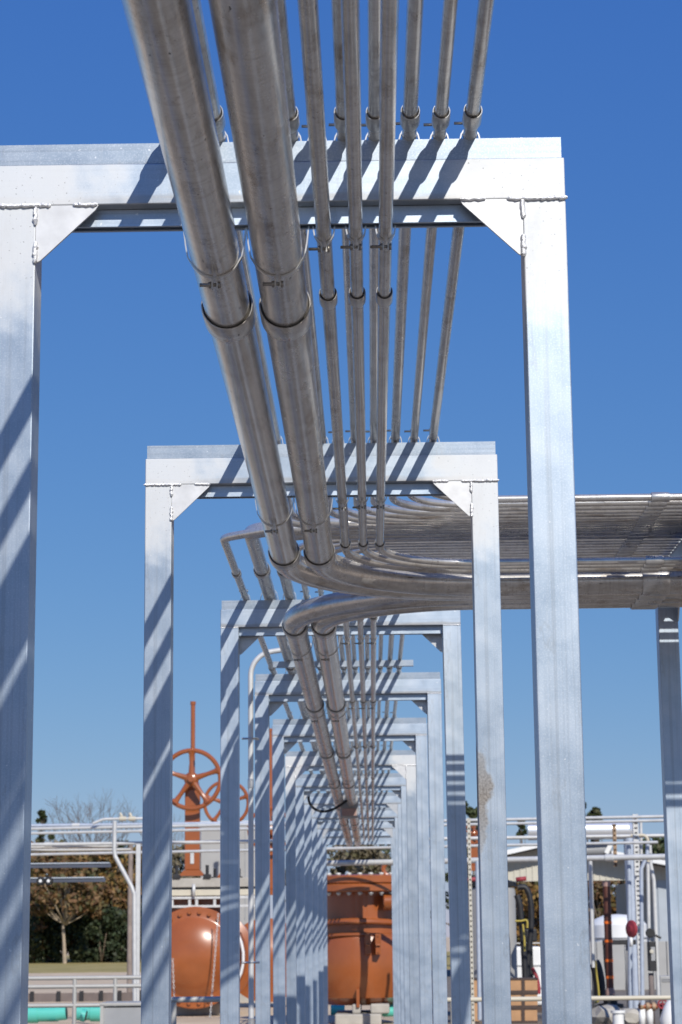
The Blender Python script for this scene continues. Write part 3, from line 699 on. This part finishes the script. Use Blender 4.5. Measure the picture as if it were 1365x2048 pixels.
MB().lathe([(.6, zz(1784)), (1.10, zz(1784)), (1.12, zz(1782)), (1.12, zz(1770)), (1.1, zz(1768)), (.5, zz(1768))], None, 56).build('neck_flange', 'orange', t)
lid = MB().lathe([(0, zz(1767)), (1.10, zz(1767)), (1.12, zz(1765)), (1.12, zz(1752)), (1.08, zz(1750)), (.6, zz(1748)), (0, zz(1746))], None, 56).build('lid', 'orange', t)
bo = MB()
for k in range(32):
    a = k*2*PI/32; x, y = 1.03*math.cos(a), 1.03*math.sin(a)
    bo.tube([(x, y, zz(1747)), (x, y, zz(1791))], .03, 6); bo.tube([(x, y, zz(1750.5)), (x, y, zz(1746))], .05, 6); bo.tube([(x, y, zz(1784.5)), (x, y, zz(1788))], .05, 6)
bo.build('lid_bolts', 'galv', t)
MB().torus(.12, .045, Matrix.Translation((at(780, 1750, Y).x-c.x, -.85, zz(1746)+.06)) @ Matrix.Rotation(PI/2, 4, 'X'), 24, 8).build('lifting_eye', 'orange', lid)
q = at(795, 1803, 39.0)
MB().lathe([(0, .2), (.13, .2), (.15, .18), (.15, -.4), (0, -.4)], Matrix.Translation((q.x-c.x-.05, -.85, q.z)) @ Matrix.Rotation(-PI/2, 4, 'Y'), 28).build('side_stub', 'orange', t)
for px in (736.5, 757):
    x = at(px, 1890, 38.9).x-c.x
    lg = MB(); lg.box(x-.055, x+.055, -1.16, -.95, zz(1889.5), zz(1868), .01); lg.box(x-.05, x+.05, -1.14, -.95, zz(1909), zz(1890.3), .01)
    lg.tube([(x-.04, -1.17, zz(1890)), (x+.04, -1.17, zz(1890))], .02, 8); lg.tube([(x, -1.18, zz(1872)), (x, -1.14, zz(1872))], .018, 6).tube([(x, -1.16, zz(1904)), (x, -1.12, zz(1904))], .018, 6)
    lg.build('hinge_lug', 'orange', t)
x = at(716, 1990, 38.9).x-c.x
MB().box(x-.03, x+.03, -1.0, -.3, zz(2014), zz(1978), .006).build('foot_web', 'orange', t)
a, b = at(668, 2012, 38.4), at(764, 2048, 38.4)
mb = MB(); zt = at(700, 2032, 38.4).z
mb.box(a.x, b.x, 39.3, 41.5, 0, zt, .03)
for u0, u1 in ((682, 699), (716, 752)): mb.box(at(u0, 0, 38.4).x, at(u1, 0, 38.4).x, 39.4, 41.3, zt+.002, at(700, 2012, 38.4).z, .03)
mb.build('concrete_plinth', 'concrete', label='stepped concrete plinth under the orange check valve', cat='plinth')
# ------------------------------------------------------------------ teal pipes
def teal(pts, Y, r, label, sock=None, hollow=None):
    q = [at(x, y, Y) for x, y in pts]
    o = MB().tube(q, r, 20).build('plastic_pipe', 'teal', label=label, cat='pipe', group='teal plastic pipes lying on the ground')
    for i, u in enumerate(sock or ()):
        p = q[0].lerp(q[-1], u); d = (q[-1]-q[0]).normalized(); MB().tube([p-d*.12, p+d*.12], r*1.16, 20).build('socket', 'teal', o)
    if hollow:
        p = q[-1]; d = (q[-1]-q[-2]).normalized(); MB().tube([p+d*.004, p+d*.012], r*.82, 20).build('bore', 'black', o)
    return o
teal([(10, 2029), (117, 2028)], 39.5, .135, 'left teal plastic pipe lying with open branch end', (.5,))
teal([(112, 2027), (133, 2025)], 38.9, .13, 'teal wye fitting beside the left teal pipe', None, True)
teal([(150, 2025), (203, 2025)], 39.8, .14, 'second teal pipe, right of the railing post', (.85,))
teal([(163, 2030), (172, 2032)], 39.2, .11, 'short teal stub facing the camera by the second teal pipe', None, True)
teal([(662, 2020), (690, 2020)], 44.2, .1, 'dark teal pipe behind the concrete plinth')
teal([(757, 2015), (830, 2013)], 40.2, .07, 'upper thin teal pipe right of the concrete plinth', (.5,))
teal([(764, 2024), (830, 2022)], 40.0, .075, 'lower thin teal pipe right of the concrete plinth', (.25,))
teal([(793, 2012), (795, 1992)], 40.8, .09, 'upright teal elbow stub beside the check valve')
# ------------------------------------------------------------------ railings, cabinet, fence at left
def railing(xs, tops, Y, posts, r, mat, label, zlow=0):
    t = thing('railing', (at((xs[0]+xs[1])/2, 1950, Y).x, Y, 0), label, 'railing'); ox = t.location.x
    for y in tops:
        a, b = at(xs[0], y, Y), at(xs[1], y, Y); z = (a.z+b.z)/2
        MB().tube([(a.x-ox, 0, z), (b.x-ox, 0, z)], r, 12).build('rail', mat, t)
    ztop = at(xs[0], tops[0], Y).z
    for px in posts:
        x = at(px, 1960, Y).x-ox; MB().tube([(x, 0, 0), (x, 0, ztop-r)], r*1.05, 12).build('post', mat, t)
railing((0, 290), (1956, 1973, 2011), 28, (150, 231), .026, 'greyrail', 'low three-rail aluminium railing before the sandy yard at left')
railing((325, 470), (1999,), 20, (348,), .026, 'greyrail', 'grey handrail crossing in front of the orange dome')
railing((890, 1420), (1997,), 22, (905, 1400), .024, 'tanrail', 'long tan handrail low across the right side')
a, b = at(200, 2006, 27), at(296, 2048, 27)
t = thing('control_desk', ((a.x+b.x)/2, 27, 0), 'flat grey metal desk at bottom left below the jogged conduit', 'cabinet')
hw_ = (b.x-a.x)/2
MB().box(-hw_, hw_, 0, .7, a.z-.03, a.z, .004).build('top', 'greyrail', t)
MB().box(-hw_+.03, hw_-.03, .04, .66, .1, a.z-.06).build('front_panel', 'palesteel', t)
for i in (-1, 1): MB().box(i*(hw_-.025)-.02, i*(hw_-.025)+.02, .01, .05, 0, a.z-.031).build('leg', 'greyrail', t)
a, b = at(0, 1993, 56), at(300, 2008, 56)
t = thing('silt_fence', (a.x, 56, 0), 'low dark fabric fence with black posts across the sandy yard', 'fence')
MB().box(0, b.x-a.x, 0, .02, 0, .22).build('fabric', 'slate', t)
for px in (65, 118, 164, 203, 240, 282): x = at(px, 1990, 56).x-a.x; MB().box(x-.05, x+.05, -.06, -.01, 0, .27).build('post', 'black', t)
# ------------------------------------------------------------------ right side yard
# shed
Y = 80
def shedpt(px, py): return at(px, py, Y)
pk, lf, rg = shedpt(1100, 1690), shedpt(960, 1722), shedpt(1420, 1748)
t = thing('open_shed', (pk.x, Y, 0), 'open-sided shed with cream ribbed gable and white roof trim', 'building')
ox = pk.x; bl_, br_ = shedpt(975, 1757).z, shedpt(1340, 1766).z
zb = (bl_+br_)/2; L = lf.x-ox; Rr = rg.x-ox
zl = lf.z; zr = rg.z; zp = pk.z
def roofz(x): return zp+(zl-zp)*(x/L) if x < 0 else zp+(zr-zp)*(x/Rr)
mb = MB(); n = 34
for i in range(n):
    x0_, x1_ = L+.4+(Rr-L-.8)*i/n, L+.4+(Rr-L-.8)*(i+1)/n
    xm = x1_-.045
    mb.prism([(x0_, zb), (xm, zb), (xm, roofz(xm)-.06), (x0_, roofz(x0_)-.06)], 0, .05, 'y')
    mb.prism([(xm, zb), (x1_, zb), (x1_, roofz(x1_)-.06), (xm, roofz(xm)-.06)], -.03, .05, 'y')
mb.build('gable_wall', 'cream', t)
MB().prism([(L, zl), (0, zp), (Rr, zr), (Rr, zr+.12), (0, zp+.12), (L, zl+.12)], -.9, 14, 'y').build('roof', 'soffit', t)
MB().prism([(L, zl-.02), (0, zp-.02), (Rr, zr-.02), (Rr, zr+.15), (0, zp+.15), (L, zl+.15)], -.95, -.902, 'y').build('rake_trim', 'white', t)
xw = shedpt(1312, 1800).x-ox
MB().box(xw, xw+.12, .1, 13, 0, zr-.1).build('side_wall', 'bluegrey', t)
MB().box(xw+.1, Rr-.3, .06, .1, 0, zb).build('front_panel', 'bluegrey', t)
for px in (985, 1420): x = shedpt(px, 1800).x-ox; MB().box(x-.1, x+.1, .1, .3, 0, zb+.5).build('column', 'bluegrey', t)
# domed tank
c = at(1238, 1900, 72); r = 56*72/FPX
t = thing('storage_tank', (c.x, 72, 0), 'white storage tank with domed top under the shed', 'tank')
zt = at(1238, 1850, 72).z; z1 = at(1238, 1828, 72).z
MB().lathe([(0, 0), (r, 0), (r, zt), (r*.97, zt+.04), (r*.85, zt+(z1-zt)*.5), (r*.5, zt+(z1-zt)*.88), (0, z1)], None, 40).build('shell', 'white', t)
MB().torus(r+.01, .03, Matrix.Translation((0, 0, at(1238, 1876, 72).z)), 40, 6).build('hoop', 'palesteel', t)
# grey panel wall
a, b = at(1165, 1884, 62), at(1420, 1960, 62)
mb = MB()
for i in range(9):
    u0, u1 = a.x+(b.x-a.x)*i/9+.01, a.x+(b.x-a.x)*(i+1)/9-.01; mb.box(u0, u1, 62, 62.15, 0, a.z, .01)
mb.build('panel_wall', 'tank', label='low light grey panel wall behind the brown standpipe', cat='wall')
# standpipe
c = at(1221, 1990, 40); s = 40/FPX
t = thing('standpipe', (c.x, 40, 0), 'dark red-brown standpipe with four orange bands', 'pipe')
tl = at(1217, 1763, 40); r = 7.4*s
zof = lambda y: at(1220, y, 40).z
MB().tube([(0, 0, zof(1990)), (0, 0, tl.z)], r, 20).build('riser', 'brownpipe', t)
MB().tube([(0, 0, tl.z-.09), (0, 0, tl.z+.01)], r*1.06, 20).build('cap', 'pinkprimer', t)
for y in (1845, 1882, 1921, 1954.5): MB().tube([(0, 0, zof(y)-.025), (0, 0, zof(y)+.025)], r*1.09, 20).build('band', 'band', t)
MB().lathe([(r*1.0, zof(1990)), (r*1.25, zof(1992)), (r*1.3, zof(1985)), (r*1.02, zof(1976))], None, 20).build('collar', 'pinkprimer', t)
MB().lathe([(0, 0), (.12, 0), (.12, zof(2018)), (.24, zof(2016)), (.24, zof(2008)), (.13, zof(2006)), (.13, zof(1991)), (0, zof(1991))], None, 24).build('base_valve', 'black', t)
# red disc, bracket, meter box
c = at(1262, 1858, 37.4)
t = thing('alarm_bell', (c.x, 37.4, c.z), 'round red alarm disc on the slotted strut', 'bell')
mt = Matrix.Rotation(-1.02, 4, 'Z') @ Matrix.Rotation(PI/2, 4, 'X')
MB().lathe([(0, .035), (.05, .035), (.07, .02), (.13, .012), (.15, -.005), (.15, -.03), (.1, -.045), (0, -.045)], mt, 32).build('gong', 'red', t)
MB().tube([(0, .0, -.14), (0, .02, -.30)], .03, 10).build('drain', 'white', t); MB().tube([(.05, .05, 0), (.09, .75, 0)], .02, 8).build('bracket', 'galv', t)
a, b = at(1206, 1880, 41.5), at(1272, 1889, 41.5)
t = MB().box(a.x, b.x, 41.4, 41.6, b.z, a.z, .01).build('crossarm', 'black', label='dark crossarm behind the standpipe', cat='beam')
q = [at(x, y, 41.5) for x, y in ((1209, 1889), (1211, 1925), (1216, 1968))]; MB().tube(q, .03, 10).build('drop_hose', 'black', t)
q0, q1 = at(1258, 1889, 41.6), at(1259, 1990, 41.6); MB().tube([q0, (q1.x, q1.y, 0)], .06, 10).build('post', 'greyrail', t)
a, b = at(1296, 1883, 38.6), at(1313, 1942, 38.6)
t = MB().box(a.x, b.x, 38.5, 38.75, b.z, a.z, .012).build('meter_box', 'black', label='black meter box on the right rack conduits', cat='box')
MB().box(a.x+.035, b.x-.02, 38.482, 38.498, at(1300, 1922, 38.5).z, at(1300, 1894, 38.5).z, .004).build('window', 'palesteel', t)
q = at(1304, 1903, 38.47); MB().lathe([(0, .0), (.035, 0), (.035, .015), (0, .02)], ydir(q.x, 38.48, q.z), 16).build('dial', 'cream', t)
q = at(1301, 1866, 38.6); mb = MB(); mb.lathe([(0, -.05), (.08, -.05), (.085, .01), (.07, .02), (0, .02)], ydir(q.x, 38.6, q.z), 24); mb.tube([(q.x, 38.6, q.z), (q.x+.19, 38.6, q.z-.09)], .02, 8)
mb.build('pressure_gauge', 'black', label='round black gauge just above the meter box', cat='gauge')
q0 = at(1302, 1945, 38.65); MB().tube([(q0.x, 38.65, 0), (q0.x, 38.65, q0.z-.01)], .045, 10).build('meter_pedestal', 'slate', label='dark pedestal under the black meter box', cat='post')
# silver ducts above shed
a, b = at(1165, 1661, 47), at(1266, 1660, 47)
o = MB().tube([a-Vector((1.2, 0, 0)), a, b-Vector((.1, 0, 0)), b], [.20, .20, .20, .12], 28).build('clad_duct', 'chrome', label='bright metal-clad duct behind the right rack', cat='duct')
q = at(1258, 1672, 47)
MB().tube([(q.x, 47, q.z), (q.x+.02, 47, 0)], [.12, .10], 14).build('duct_leg', 'bluegalv', o)
a, b = at(1180, 1700, 47.3), at(1222, 1698, 47.3)
t = MB().tube([a-Vector((.4, 0, 0)), a, b], [.13, .13, .16], 20).build('pump_housing', 'palesteel', label='grey finned housing under the bright duct', cat='machine')
MB().box(b.x-.12, b.x-.02, 47.1, 47.16, b.z-.12, b.z+.12, .01, Matrix.Rotation(.5, 4, 'Y')).build('plate', 'white', t)
MB().tube([(a.x, 47.3, 0), (a.x, 47.3, a.z-.1)], .05, 10).build('pedestal', 'palesteel', t)
# grey round tank near third frame
c = at(986, 1900, 42.5); r = 49*42.5/FPX
t = thing('grey_vessel', (c.x, 42.8, 0), 'light grey cylindrical vessel with black top behind the second frame post', 'tank')
z0, z1 = 0, at(986, 1772, 42).z
MB().lathe([(0, z0), (r, z0), (r, z1-.12), (r*.97, z1-.02), (r*.7, z1), (0, z1)], None, 40).build('shell', 'tank', t)
MB().lathe([(0, z1+.002), (r*1.05, z1+.002), (r*1.05, z1+.09), (r*.6, z1+.15), (0, z1+.16)], None, 40).build('cover', 'black', t)
for i, px in enumerate((948, 1046)):
    x = at(px, 1756, 42).x-c.x; MB().tube([(x-.1, -.3, z1+.13), (x+.1, -.3, z1+.15)], .045, 10).build('valve_knob', 'red', t)
def hose(pts, Y, r, mat, label, name='hose', cat='hose'):
    q = [at(x, y, Y) for x, y in pts]; sm = []
    for i in range(len(q)-1):
        a, b, c_, d = q[max(0, i-1)], q[i], q[i+1], q[min(len(q)-1, i+2)]
        for k in range(5):
            u = k/5; sm.append(.5*((2*b)+(c_-a)*u+(2*a-5*b+4*c_-d)*u*u+(3*b-a-3*c_+d)*u**3))
    return MB().tube(sm+[q[-1]], r, 12).build(name, mat, label=label, cat=cat)
hose([(1036, 1775), (1052, 1776), (1061, 1800), (1063, 1850), (1058, 1900), (1054, 1965)], 41.4, .055, 'black', 'thick black hose arching right of the grey vessel')
hose([(1034, 1790), (1040, 1810), (1044, 1850), (1048, 1900), (1051, 1965)], 41.2, .058, 'black', 'thick black hose hanging straight beside the grey vessel')
hose([(1031, 1842), (1042, 1842), (1054, 1841), (1055, 1856)], 41.0, .019, 'yellow', 'yellow strap tied round the black hoses', 'strap', 'strap')
hose([(1046, 1848), (1049, 1875), (1050, 1902)], 40.95, .019, 'yellow', 'long yellow strap tail hanging down the black hoses', 'strap', 'strap')
hose([(1065, 1936), (1074, 1955), (1078, 1975), (1078, 1988)], 40.6, .035, 'red', 'short red hose beside the plywood crates')
a, b = at(1050, 1858, 41.9), at(1074, 1884, 41.9)
MB().box(a.x, b.x, 41.8, 42.3, b.z, a.z, .03).box(a.x+.08, b.x-.08, 41.9, 42.2, 0, b.z-.002).build('pump_motor', 'black', label='black pump motor behind the yellow strap', cat='motor')
c = at(1056, 1925, 45)
t = thing('plastic_tote', (c.x, 45, 0), 'white plastic tote between black hoses and frame post', 'container')
zt = at(1056, 1893, 45).z
MB().box(-.30, .30, 0, 1.0, .14, zt, .06).build('bottle', 'white', t); MB().box(-.34, .34, -.04, 1.04, 0, .13, .01).build('pallet', 'darkwood', t)
mb = MB()
for zq in (.5, .95, 1.4): mb.box(-.32, .32, -.025, -.005, zq, zq+.025)
mb.build('cage', 'galv', t)
# crates
def crate(x0p, x1p, y0p, y1p, Y, label):
    a, b = at(x0p, y0p, Y), at(x1p, y1p, Y); z0 = max(0, b.z); t = thing('plywood_crate', ((a.x+b.x)/2, Y, z0), label, 'crate', 'plywood crates behind the tan handrail')
    h = (b.x-a.x)/2; hh = a.z-z0
    MB().box(-h, h, 0, .8, .0, hh-.03, .006).build('panel', 'ply', t)
    MB().box(-h-.012, h+.012, -.012, .812, hh-.029, hh).build('lid', 'darkwood', t)
    MB().box(-.03, .03, -.02, -.001, .0, hh-.03).build('batten', 'darkwood', t)
    MB().box(-h, h, -.018, -.001, .0, .05).build('batten', 'darkwood', t)
crate(1018, 1076, 1957, 1986, 39.6, 'topmost plywood crate, right of the second frame post')
crate(1018, 1076, 1986.3, 2016, 39.6, 'middle plywood crate of the stack under the black hoses')
crate(1018, 1076, 2016.3, 2060, 39.6, 'bottom plywood crate of the stack under the black hoses')
crate(930, 960, 1957, 2002, 39.6, 'plywood crate left of the second frame right post, upper one')
crate(930, 960, 2002.3, 2060, 39.6, 'plywood crate left of the second frame right post, lower one')
hose([(1188, 1925), (1193, 1935), (1199, 1965), (1200, 2000)], 40.4, .11, 'black', 'bundle of black hose at the foot of the nearest frame post')
hose([(1186, 1925), (1190, 1922), (1193, 1945), (1197, 1975), (1198, 2000), (1190, 2005)], 40.0, .019, 'yellow', 'yellow strap round the black hose bundle', 'strap', 'strap')
hose([(1193, 2010), (1201, 2032), (1212, 2060)], 39.4, .03, 'black', 'black cable slanting to the ground beside the concrete rubble')
# small valves and white pipes by right
c = at(1237, 2040, 38)
MB().tube([(c.x, 38, 0), (c.x, 38, at(1237, 2026, 38).z)], .10, 18).tube([(c.x, 38, at(1237, 2026, 38).z+.001), (c.x, 38, at(1237, 2021, 38).z)], .13, 18).build('white_pipe_stub', 'white', label='white flanged pipe stub at the foot of the standpipe', cat='pipe')
a, b = at(1277, 2013, 37.8), at(1316, 2013, 37.8)
o = MB().tube([a, b], .045, 12).build('orange_manifold', 'orange', label='short orange manifold on stands below the tan handrail', cat='pipe')
for px in (1283, 1296, 1308): q = at(px, 2013, 37.8); MB().tube([q-Vector((.03, 0, 0)), q+Vector((.03, 0, 0))], .075, 12).build('flange', 'rust', o)
for px in (1284, 1300): q = at(px, 2018, 37.8); MB().tube([(q.x, 37.8, 0), (q.x, 37.8, q.z)], .055, 10).build('stand', 'white', o)
c = at(1325, 2008, 37.8)
t = MB().torus(.075, .018, ydir(c.x, 37.75, c.z), 20, 6).tube([(c.x-.07, 37.75, c.z), (c.x+.07, 37.75, c.z)], .012, 6).tube([(c.x, 37.75, c.z-.07), (c.x, 37.75, c.z+.07)], .012, 6).build('red_handwheel', 'red', label='small red handwheel at the end of the orange manifold', cat='valve')
MB().tube([(c.x, 37.76, c.z), (c.x, 37.95, c.z), (c.x, 37.95, 0)], .03, 8).build('valve_stem', 'black', t)
for px, lab in ((1340, 'white bag slumped at right bottom below the tan handrail'),):
    c = at(px, 2030, 37.5)
    MB().lathe([(0, 0), (.16, 0), (.19, .12), (.15, .3), (.10, .42), (.04, .47), (0, .47)], Matrix.Translation((c.x, 37.5, 0)) @ Matrix.Rotation(.12, 4, 'Y'), 14).build('white_sack', 'white', label=lab, cat='sack')
for i, (px, py, sz, lab) in enumerate(((1213, 2030, .32, 'larger chunk of concrete rubble left of the white stub'), (1262, 2034, .26, 'small concrete chunk right of the white stub'), (1200, 2046, .2, 'smallest concrete chunk beside the black cable'))):
    c = at(px, py, 39.2); bm = bmesh.new(); bmesh.ops.create_icosphere(bm, subdivisions=2, radius=sz)
    for v in bm.verts: v.co = Vector((v.co.x*1.1, v.co.y, v.co.z*.7))*random.uniform(.75, 1.15)
    mb = MB(); mb.bm.free(); mb.bm = bm; mb.build('concrete_chunk', 'concrete', label=lab, cat='rubble', loc=(c.x, 39.2, max(c.z-.1, sz*.4)))
a, b = at(1320, 1952, 50), at(1350, 1985, 50)
t = MB().box(a.x, b.x, 50, 50.5, 0, a.z, .02).build('yard_cabinet', 'tank', label='pale yard cabinet with vents at right edge', cat='cabinet')
mb = MB()
for y in (1958, 1962): z = at(1335, y, 50).z; mb.box(a.x+.05, b.x-.05, 49.98, 49.998, z-.012, z+.012)
mb.build('vent', 'palesteel', t)

# ------------------------------------------------------------------ trees
def leaves(mb, c, rad, n, size, squash=1):
    c = Vector(c)
    for _ in range(n):
        d = Vector((random.gauss(0, 1), random.gauss(0, 1), random.gauss(0, 1))).normalized()*(random.random()**.45)
        p = c + Vector((d.x*rad[0], d.y*rad[1], d.z*rad[2]))
        nrm = Vector((random.gauss(0, 1), random.gauss(0, 1)-.3, random.gauss(0, 1)+.4)).normalized()
        u = nrm.orthogonal().normalized(); v = nrm.cross(u); a = random.uniform(0, PI)
        u, v = u*math.cos(a)+v*math.sin(a), v*math.cos(a)-u*math.sin(a)
        s = size*random.uniform(.5, 1.3)
        q = [p+u*s*random.uniform(.7, 1.2), p+v*s*random.uniform(.35, .8), p-u*s*random.uniform(.7, 1.2), p-v*s*random.uniform(.35, .8)]
        mb.bm.faces.new([mb.bm.verts.new(x) for x in q])
def tree(x, Y, h, spread, leafmat, label, n=1500, size=.28, trunk='bark', low=.25, group=None, name='tree', rt=.16, clumps=20, cone=False):
    t = thing(name, (x, Y, 0), label, 'tree', group)
    tb = MB(); fork = h*random.uniform(.3, .42)
    tb.tube([(0, 0, -.1), (random.uniform(-.1, .1), 0, fork*.5), (random.uniform(-.2, .2), 0, fork)], [rt*1.3, rt, rt*.8], 8)
    cl = []
    for i in range(clumps):
        a = random.uniform(0, 2*PI); rr = spread*random.uniform(.1, .95); z = h*random.uniform(low+.04, .95)
        k = max(.12, 2.3*(1-z/h)) if cone else 1.1-.3*abs(z/h-.5)
        e = Vector((rr*k*math.cos(a), rr*k*math.sin(a), z)); cl.append(e)
        tb.tube([(0, 0, min(fork, z*.7)), (e.x*.5, e.y*.5, min(fork, z*.7)*.45+z*.5), e], [rt*.5, rt*.3, rt*.1], 6)
    tb.build('trunk', trunk, t)
    cr = MB()
    for e in cl+[Vector((0, 0, h*.9))]:
        rr = spread*random.uniform(.2, .42)*(max(.35, 2.0*(1-e.z/h)) if cone else 1); leaves(cr, e, (rr*random.uniform(.8, 1.4), rr, rr*random.uniform(.6, 1)), int(n/(clumps+1)*random.uniform(.6, 1.4)), size)
    cr.build('crown', leafmat, t)
    return t
def bare(x, Y, h, label, spread=.5, n0=3, name='bare_tree', mat='twig', depth=5, r0=.16):
    mb = MB()
    def grow(p, d, L, r, k):
        q = p+d*L; mid = p.lerp(q, .5)+Vector((random.uniform(-1, 1), random.uniform(-1, 1), 0))*L*.06
        mb.tube([p, mid, q], [r, r*.85, r*.65], 5 if k > 2 else 4)
        if k == 0: return
        for _ in range(random.choice((2, 3))):
            e = (d+Vector((random.gauss(0, spread), random.gauss(0, spread), random.uniform(-.1, .35)))).normalized()
            grow(q if random.random() < .7 else p.lerp(q, random.uniform(.5, .9)), e, L*random.uniform(.62, .85), r*.6, k-1)
    t = thing(name, (x, Y, 0), label, 'tree')
    grow(Vector((0, 0, -.1)), Vector((0, 0, 1)), h*.28, r0, depth)
    mb.build('trunk', mat, t); return t
ta = 'trees edging the lawn'
def tx(px, Y): return at(px, 1800, Y).x
for i, (px, Y, top, sp, mat, lab) in enumerate((
        (48, 146, 1700, 2.6, 'rustleaf', 'rust-brown tree at far left edge of the autumn row'),
        (98, 150, 1690, 2.8, 'autumn', 'orange-brown tree left of the pale trunk'),
        (132, 141, 1716, 2.2, 'rustleaf', 'golden tree with a pale bare trunk standing on the lawn'),
        (175, 152, 1694, 2.8, 'rustleaf', 'dull rust tree right of the pale trunk'),
        (222, 148, 1700, 2.8, 'autumn', 'orange tree behind the jogged conduit'),
        (275, 151, 1690, 2.8, 'rustleaf', 'rust-brown tree behind the second frame left post'),
        (350, 150, 1690, 2.8, 'brush', 'greyish tree left of the large orange valve'),
        (425, 150, 1700, 2.6, 'rustleaf', 'brown tree hidden behind the grey cabinet'))):
    h = at(px, top, Y).z
    tree(tx(px, Y), Y, h, sp, mat, lab, 3200, .20, 'palebark' if i == 2 else 'bark', .08 if i != 2 else .42, ta, 'autumn_tree', .16 if i != 2 else .11, 26)
for px, Y, top, mat, lab in ((66, 158, 1683, 'rustleaf', 'brown tree in the back row beside the nearest frame'), (118, 160, 1676, 'brush', 'dry grey-brown tree in the back row, left'),
        (150, 159, 1690, 'rustleaf', 'rusty tree in the back row, middle'), (196, 161, 1680, 'brush', 'dry grey-brown tree in the back row under the bare crown'), (245, 160, 1688, 'green', 'green tree in the back row behind the wooden pole'),
        (384, 162, 1690, 'brush', 'dry tree in the back row behind the large valve')):
    tree(tx(px, Y), Y, at(px, top, Y).z, 2.9, mat, lab, 2200, .28, 'bark', .05, 'back row of trees', 'autumn_tree')
for px, Y, top, mat, lab in ((60, 145, 1768, 'rustleaf', 'mid-height rust bush at the left end of the tree row'), (92, 146, 1756, 'autumn', 'mid-height golden bush left of the pale trunk'),
        (150, 145.5, 1762, 'rustleaf', 'mid-height rust bush right of the pale trunk'), (186, 146, 1750, 'green', 'mid-height green bush in the middle of the tree row'),
        (214, 145, 1764, 'rustleaf', 'mid-height rust bush beside the jogged conduit'), (243, 146, 1752, 'autumn', 'mid-height golden bush beside the wooden pole'), (118, 147, 1748, 'green', 'mid-height green bush behind the pale trunk')):
    tree(tx(px, Y), Y, at(px, top, Y).z, 1.7, mat, lab, 1800, .19, 'bark', .02, 'mid-height bushes of the tree row', 'autumn_bush', .07)
for i, (px, Y, top, lab) in enumerate(((70, 144, 1818, 'dark evergreen shrub at the left end of the lawn edge'), (108, 145, 1824, 'dark shrub left of the pale trunk'),
        (158, 145, 1822, 'dark shrub right of the pale trunk'), (205, 144, 1818, 'dark shrub left of the jogged conduit foot'), (250, 144, 1815, 'dark shrub behind the wooden pole'))):
    h = at(px, top, Y).z; t = thing('evergreen_shrub', (tx(px, Y), Y, 0), lab, 'shrub', 'dark shrubs under the autumn trees')  # shrubs added so their dark leaves imitate shade below the crowns
    mb = MB()
    for _ in range(14): leaves(mb, (random.uniform(-1.5, 1.5), random.uniform(-.8, .8), h*random.uniform(.08, .9)), (.6, .6, h*.22), 150, .17)
    mb.build('foliage', 'evergreen', t); sb = MB()
    for _ in range(4): sb.tube([(0, 0, 0), (random.uniform(-.6, .6), random.uniform(-.4, .4), h*.6)], [.05, .02], 5)
    sb.build('stem', 'bark', t)
bare(tx(205, 170), 170, at(205, 1560, 170).z*1.05, 'tall bare tree rising above the left rack', .42, depth=6)
bare(tx(160, 175), 175, at(160, 1600, 175).z*1.05, 'smaller bare tree left of the tall bare one', .4, depth=6)
bare(tx(255, 168), 168, at(255, 1580, 168).z*1.05, 'bare tree half hidden behind the second frame left post', .42, depth=6)
bare(tx(355, 170), 170, at(355, 1620, 170).z*1.0, 'bare tree behind the large orange valve', .42, depth=6)
tree(tx(82, 165), 165, at(80, 1603, 165).z, 1.7, 'green', 'dark green conifer beside the nearest frame left post', 3000, .2, name='evergreen_tree', cone=True, clumps=34)
for px, Y, top, sp, mat, lab in ((690, 150, 1682, 3.4, 'brush', 'dry greyish tree behind the check valve, left half'), (745, 145, 1690, 3.0, 'brush', 'dry greyish tree behind the check valve, right half'),
        (775, 156, 1672, 2.6, 'green', 'greenish tree behind the tunnel end at right'), (630, 152, 1690, 3.0, 'brush', 'dry tree hidden behind the far left posts')):
    tree(tx(px, Y), Y, at(px, top, Y).z, sp, mat, lab, 2200, .24, 'palebark', .1, 'trees behind the tunnel end', 'dry_tree')
for px, Y, top, sp, lab in ((938, 155, 1590, 2.2, 'evergreen tree right of the third frame right post'), (962, 158, 1598, 2.0, 'evergreen behind the second frame right post'), (1172, 150, 1580, 2.0, 'evergreen treetop right of the nearest frame right post'),
        (1195, 152, 1605, 2.0, 'lower evergreen just right of that treetop'), (1048, 165, 1625, 1.5, 'thin evergreen tips above the rack between the right posts'), (1320, 120, 1672, 2.2, 'dark bushy tree above the shed roof at right'), (1290, 124, 1690, 1.8, 'dark tree behind the elbowed rack pipe')):
    tree(tx(px, Y), Y, at(px, top, Y).z, sp, 'green', lab, 3000, .19, 'bark', .15, 'evergreens behind the right rack', 'evergreen_tree', cone=px < 1250, clumps=30)
for px, Y, top, sp, mat, lab in ((1055, 108, 1768, 2.0, 'autumn', 'golden-brown tree seen through the shed behind black hoses'), (1205, 104, 1762, 2.2, 'rustleaf', 'brown tree seen through the shed left of the standpipe'),
        (1252, 106, 1764, 2.0, 'autumn', 'golden tree seen through the shed right of the standpipe'), (1000, 110, 1764, 2.0, 'rustleaf', 'brown tree seen through the shed behind the grey vessel')):
    tree(tx(px, Y), Y, at(px, top, Y).z, sp, mat, lab, 2000, .2, 'bark', .08, 'trees seen through the shed', 'autumn_tree')
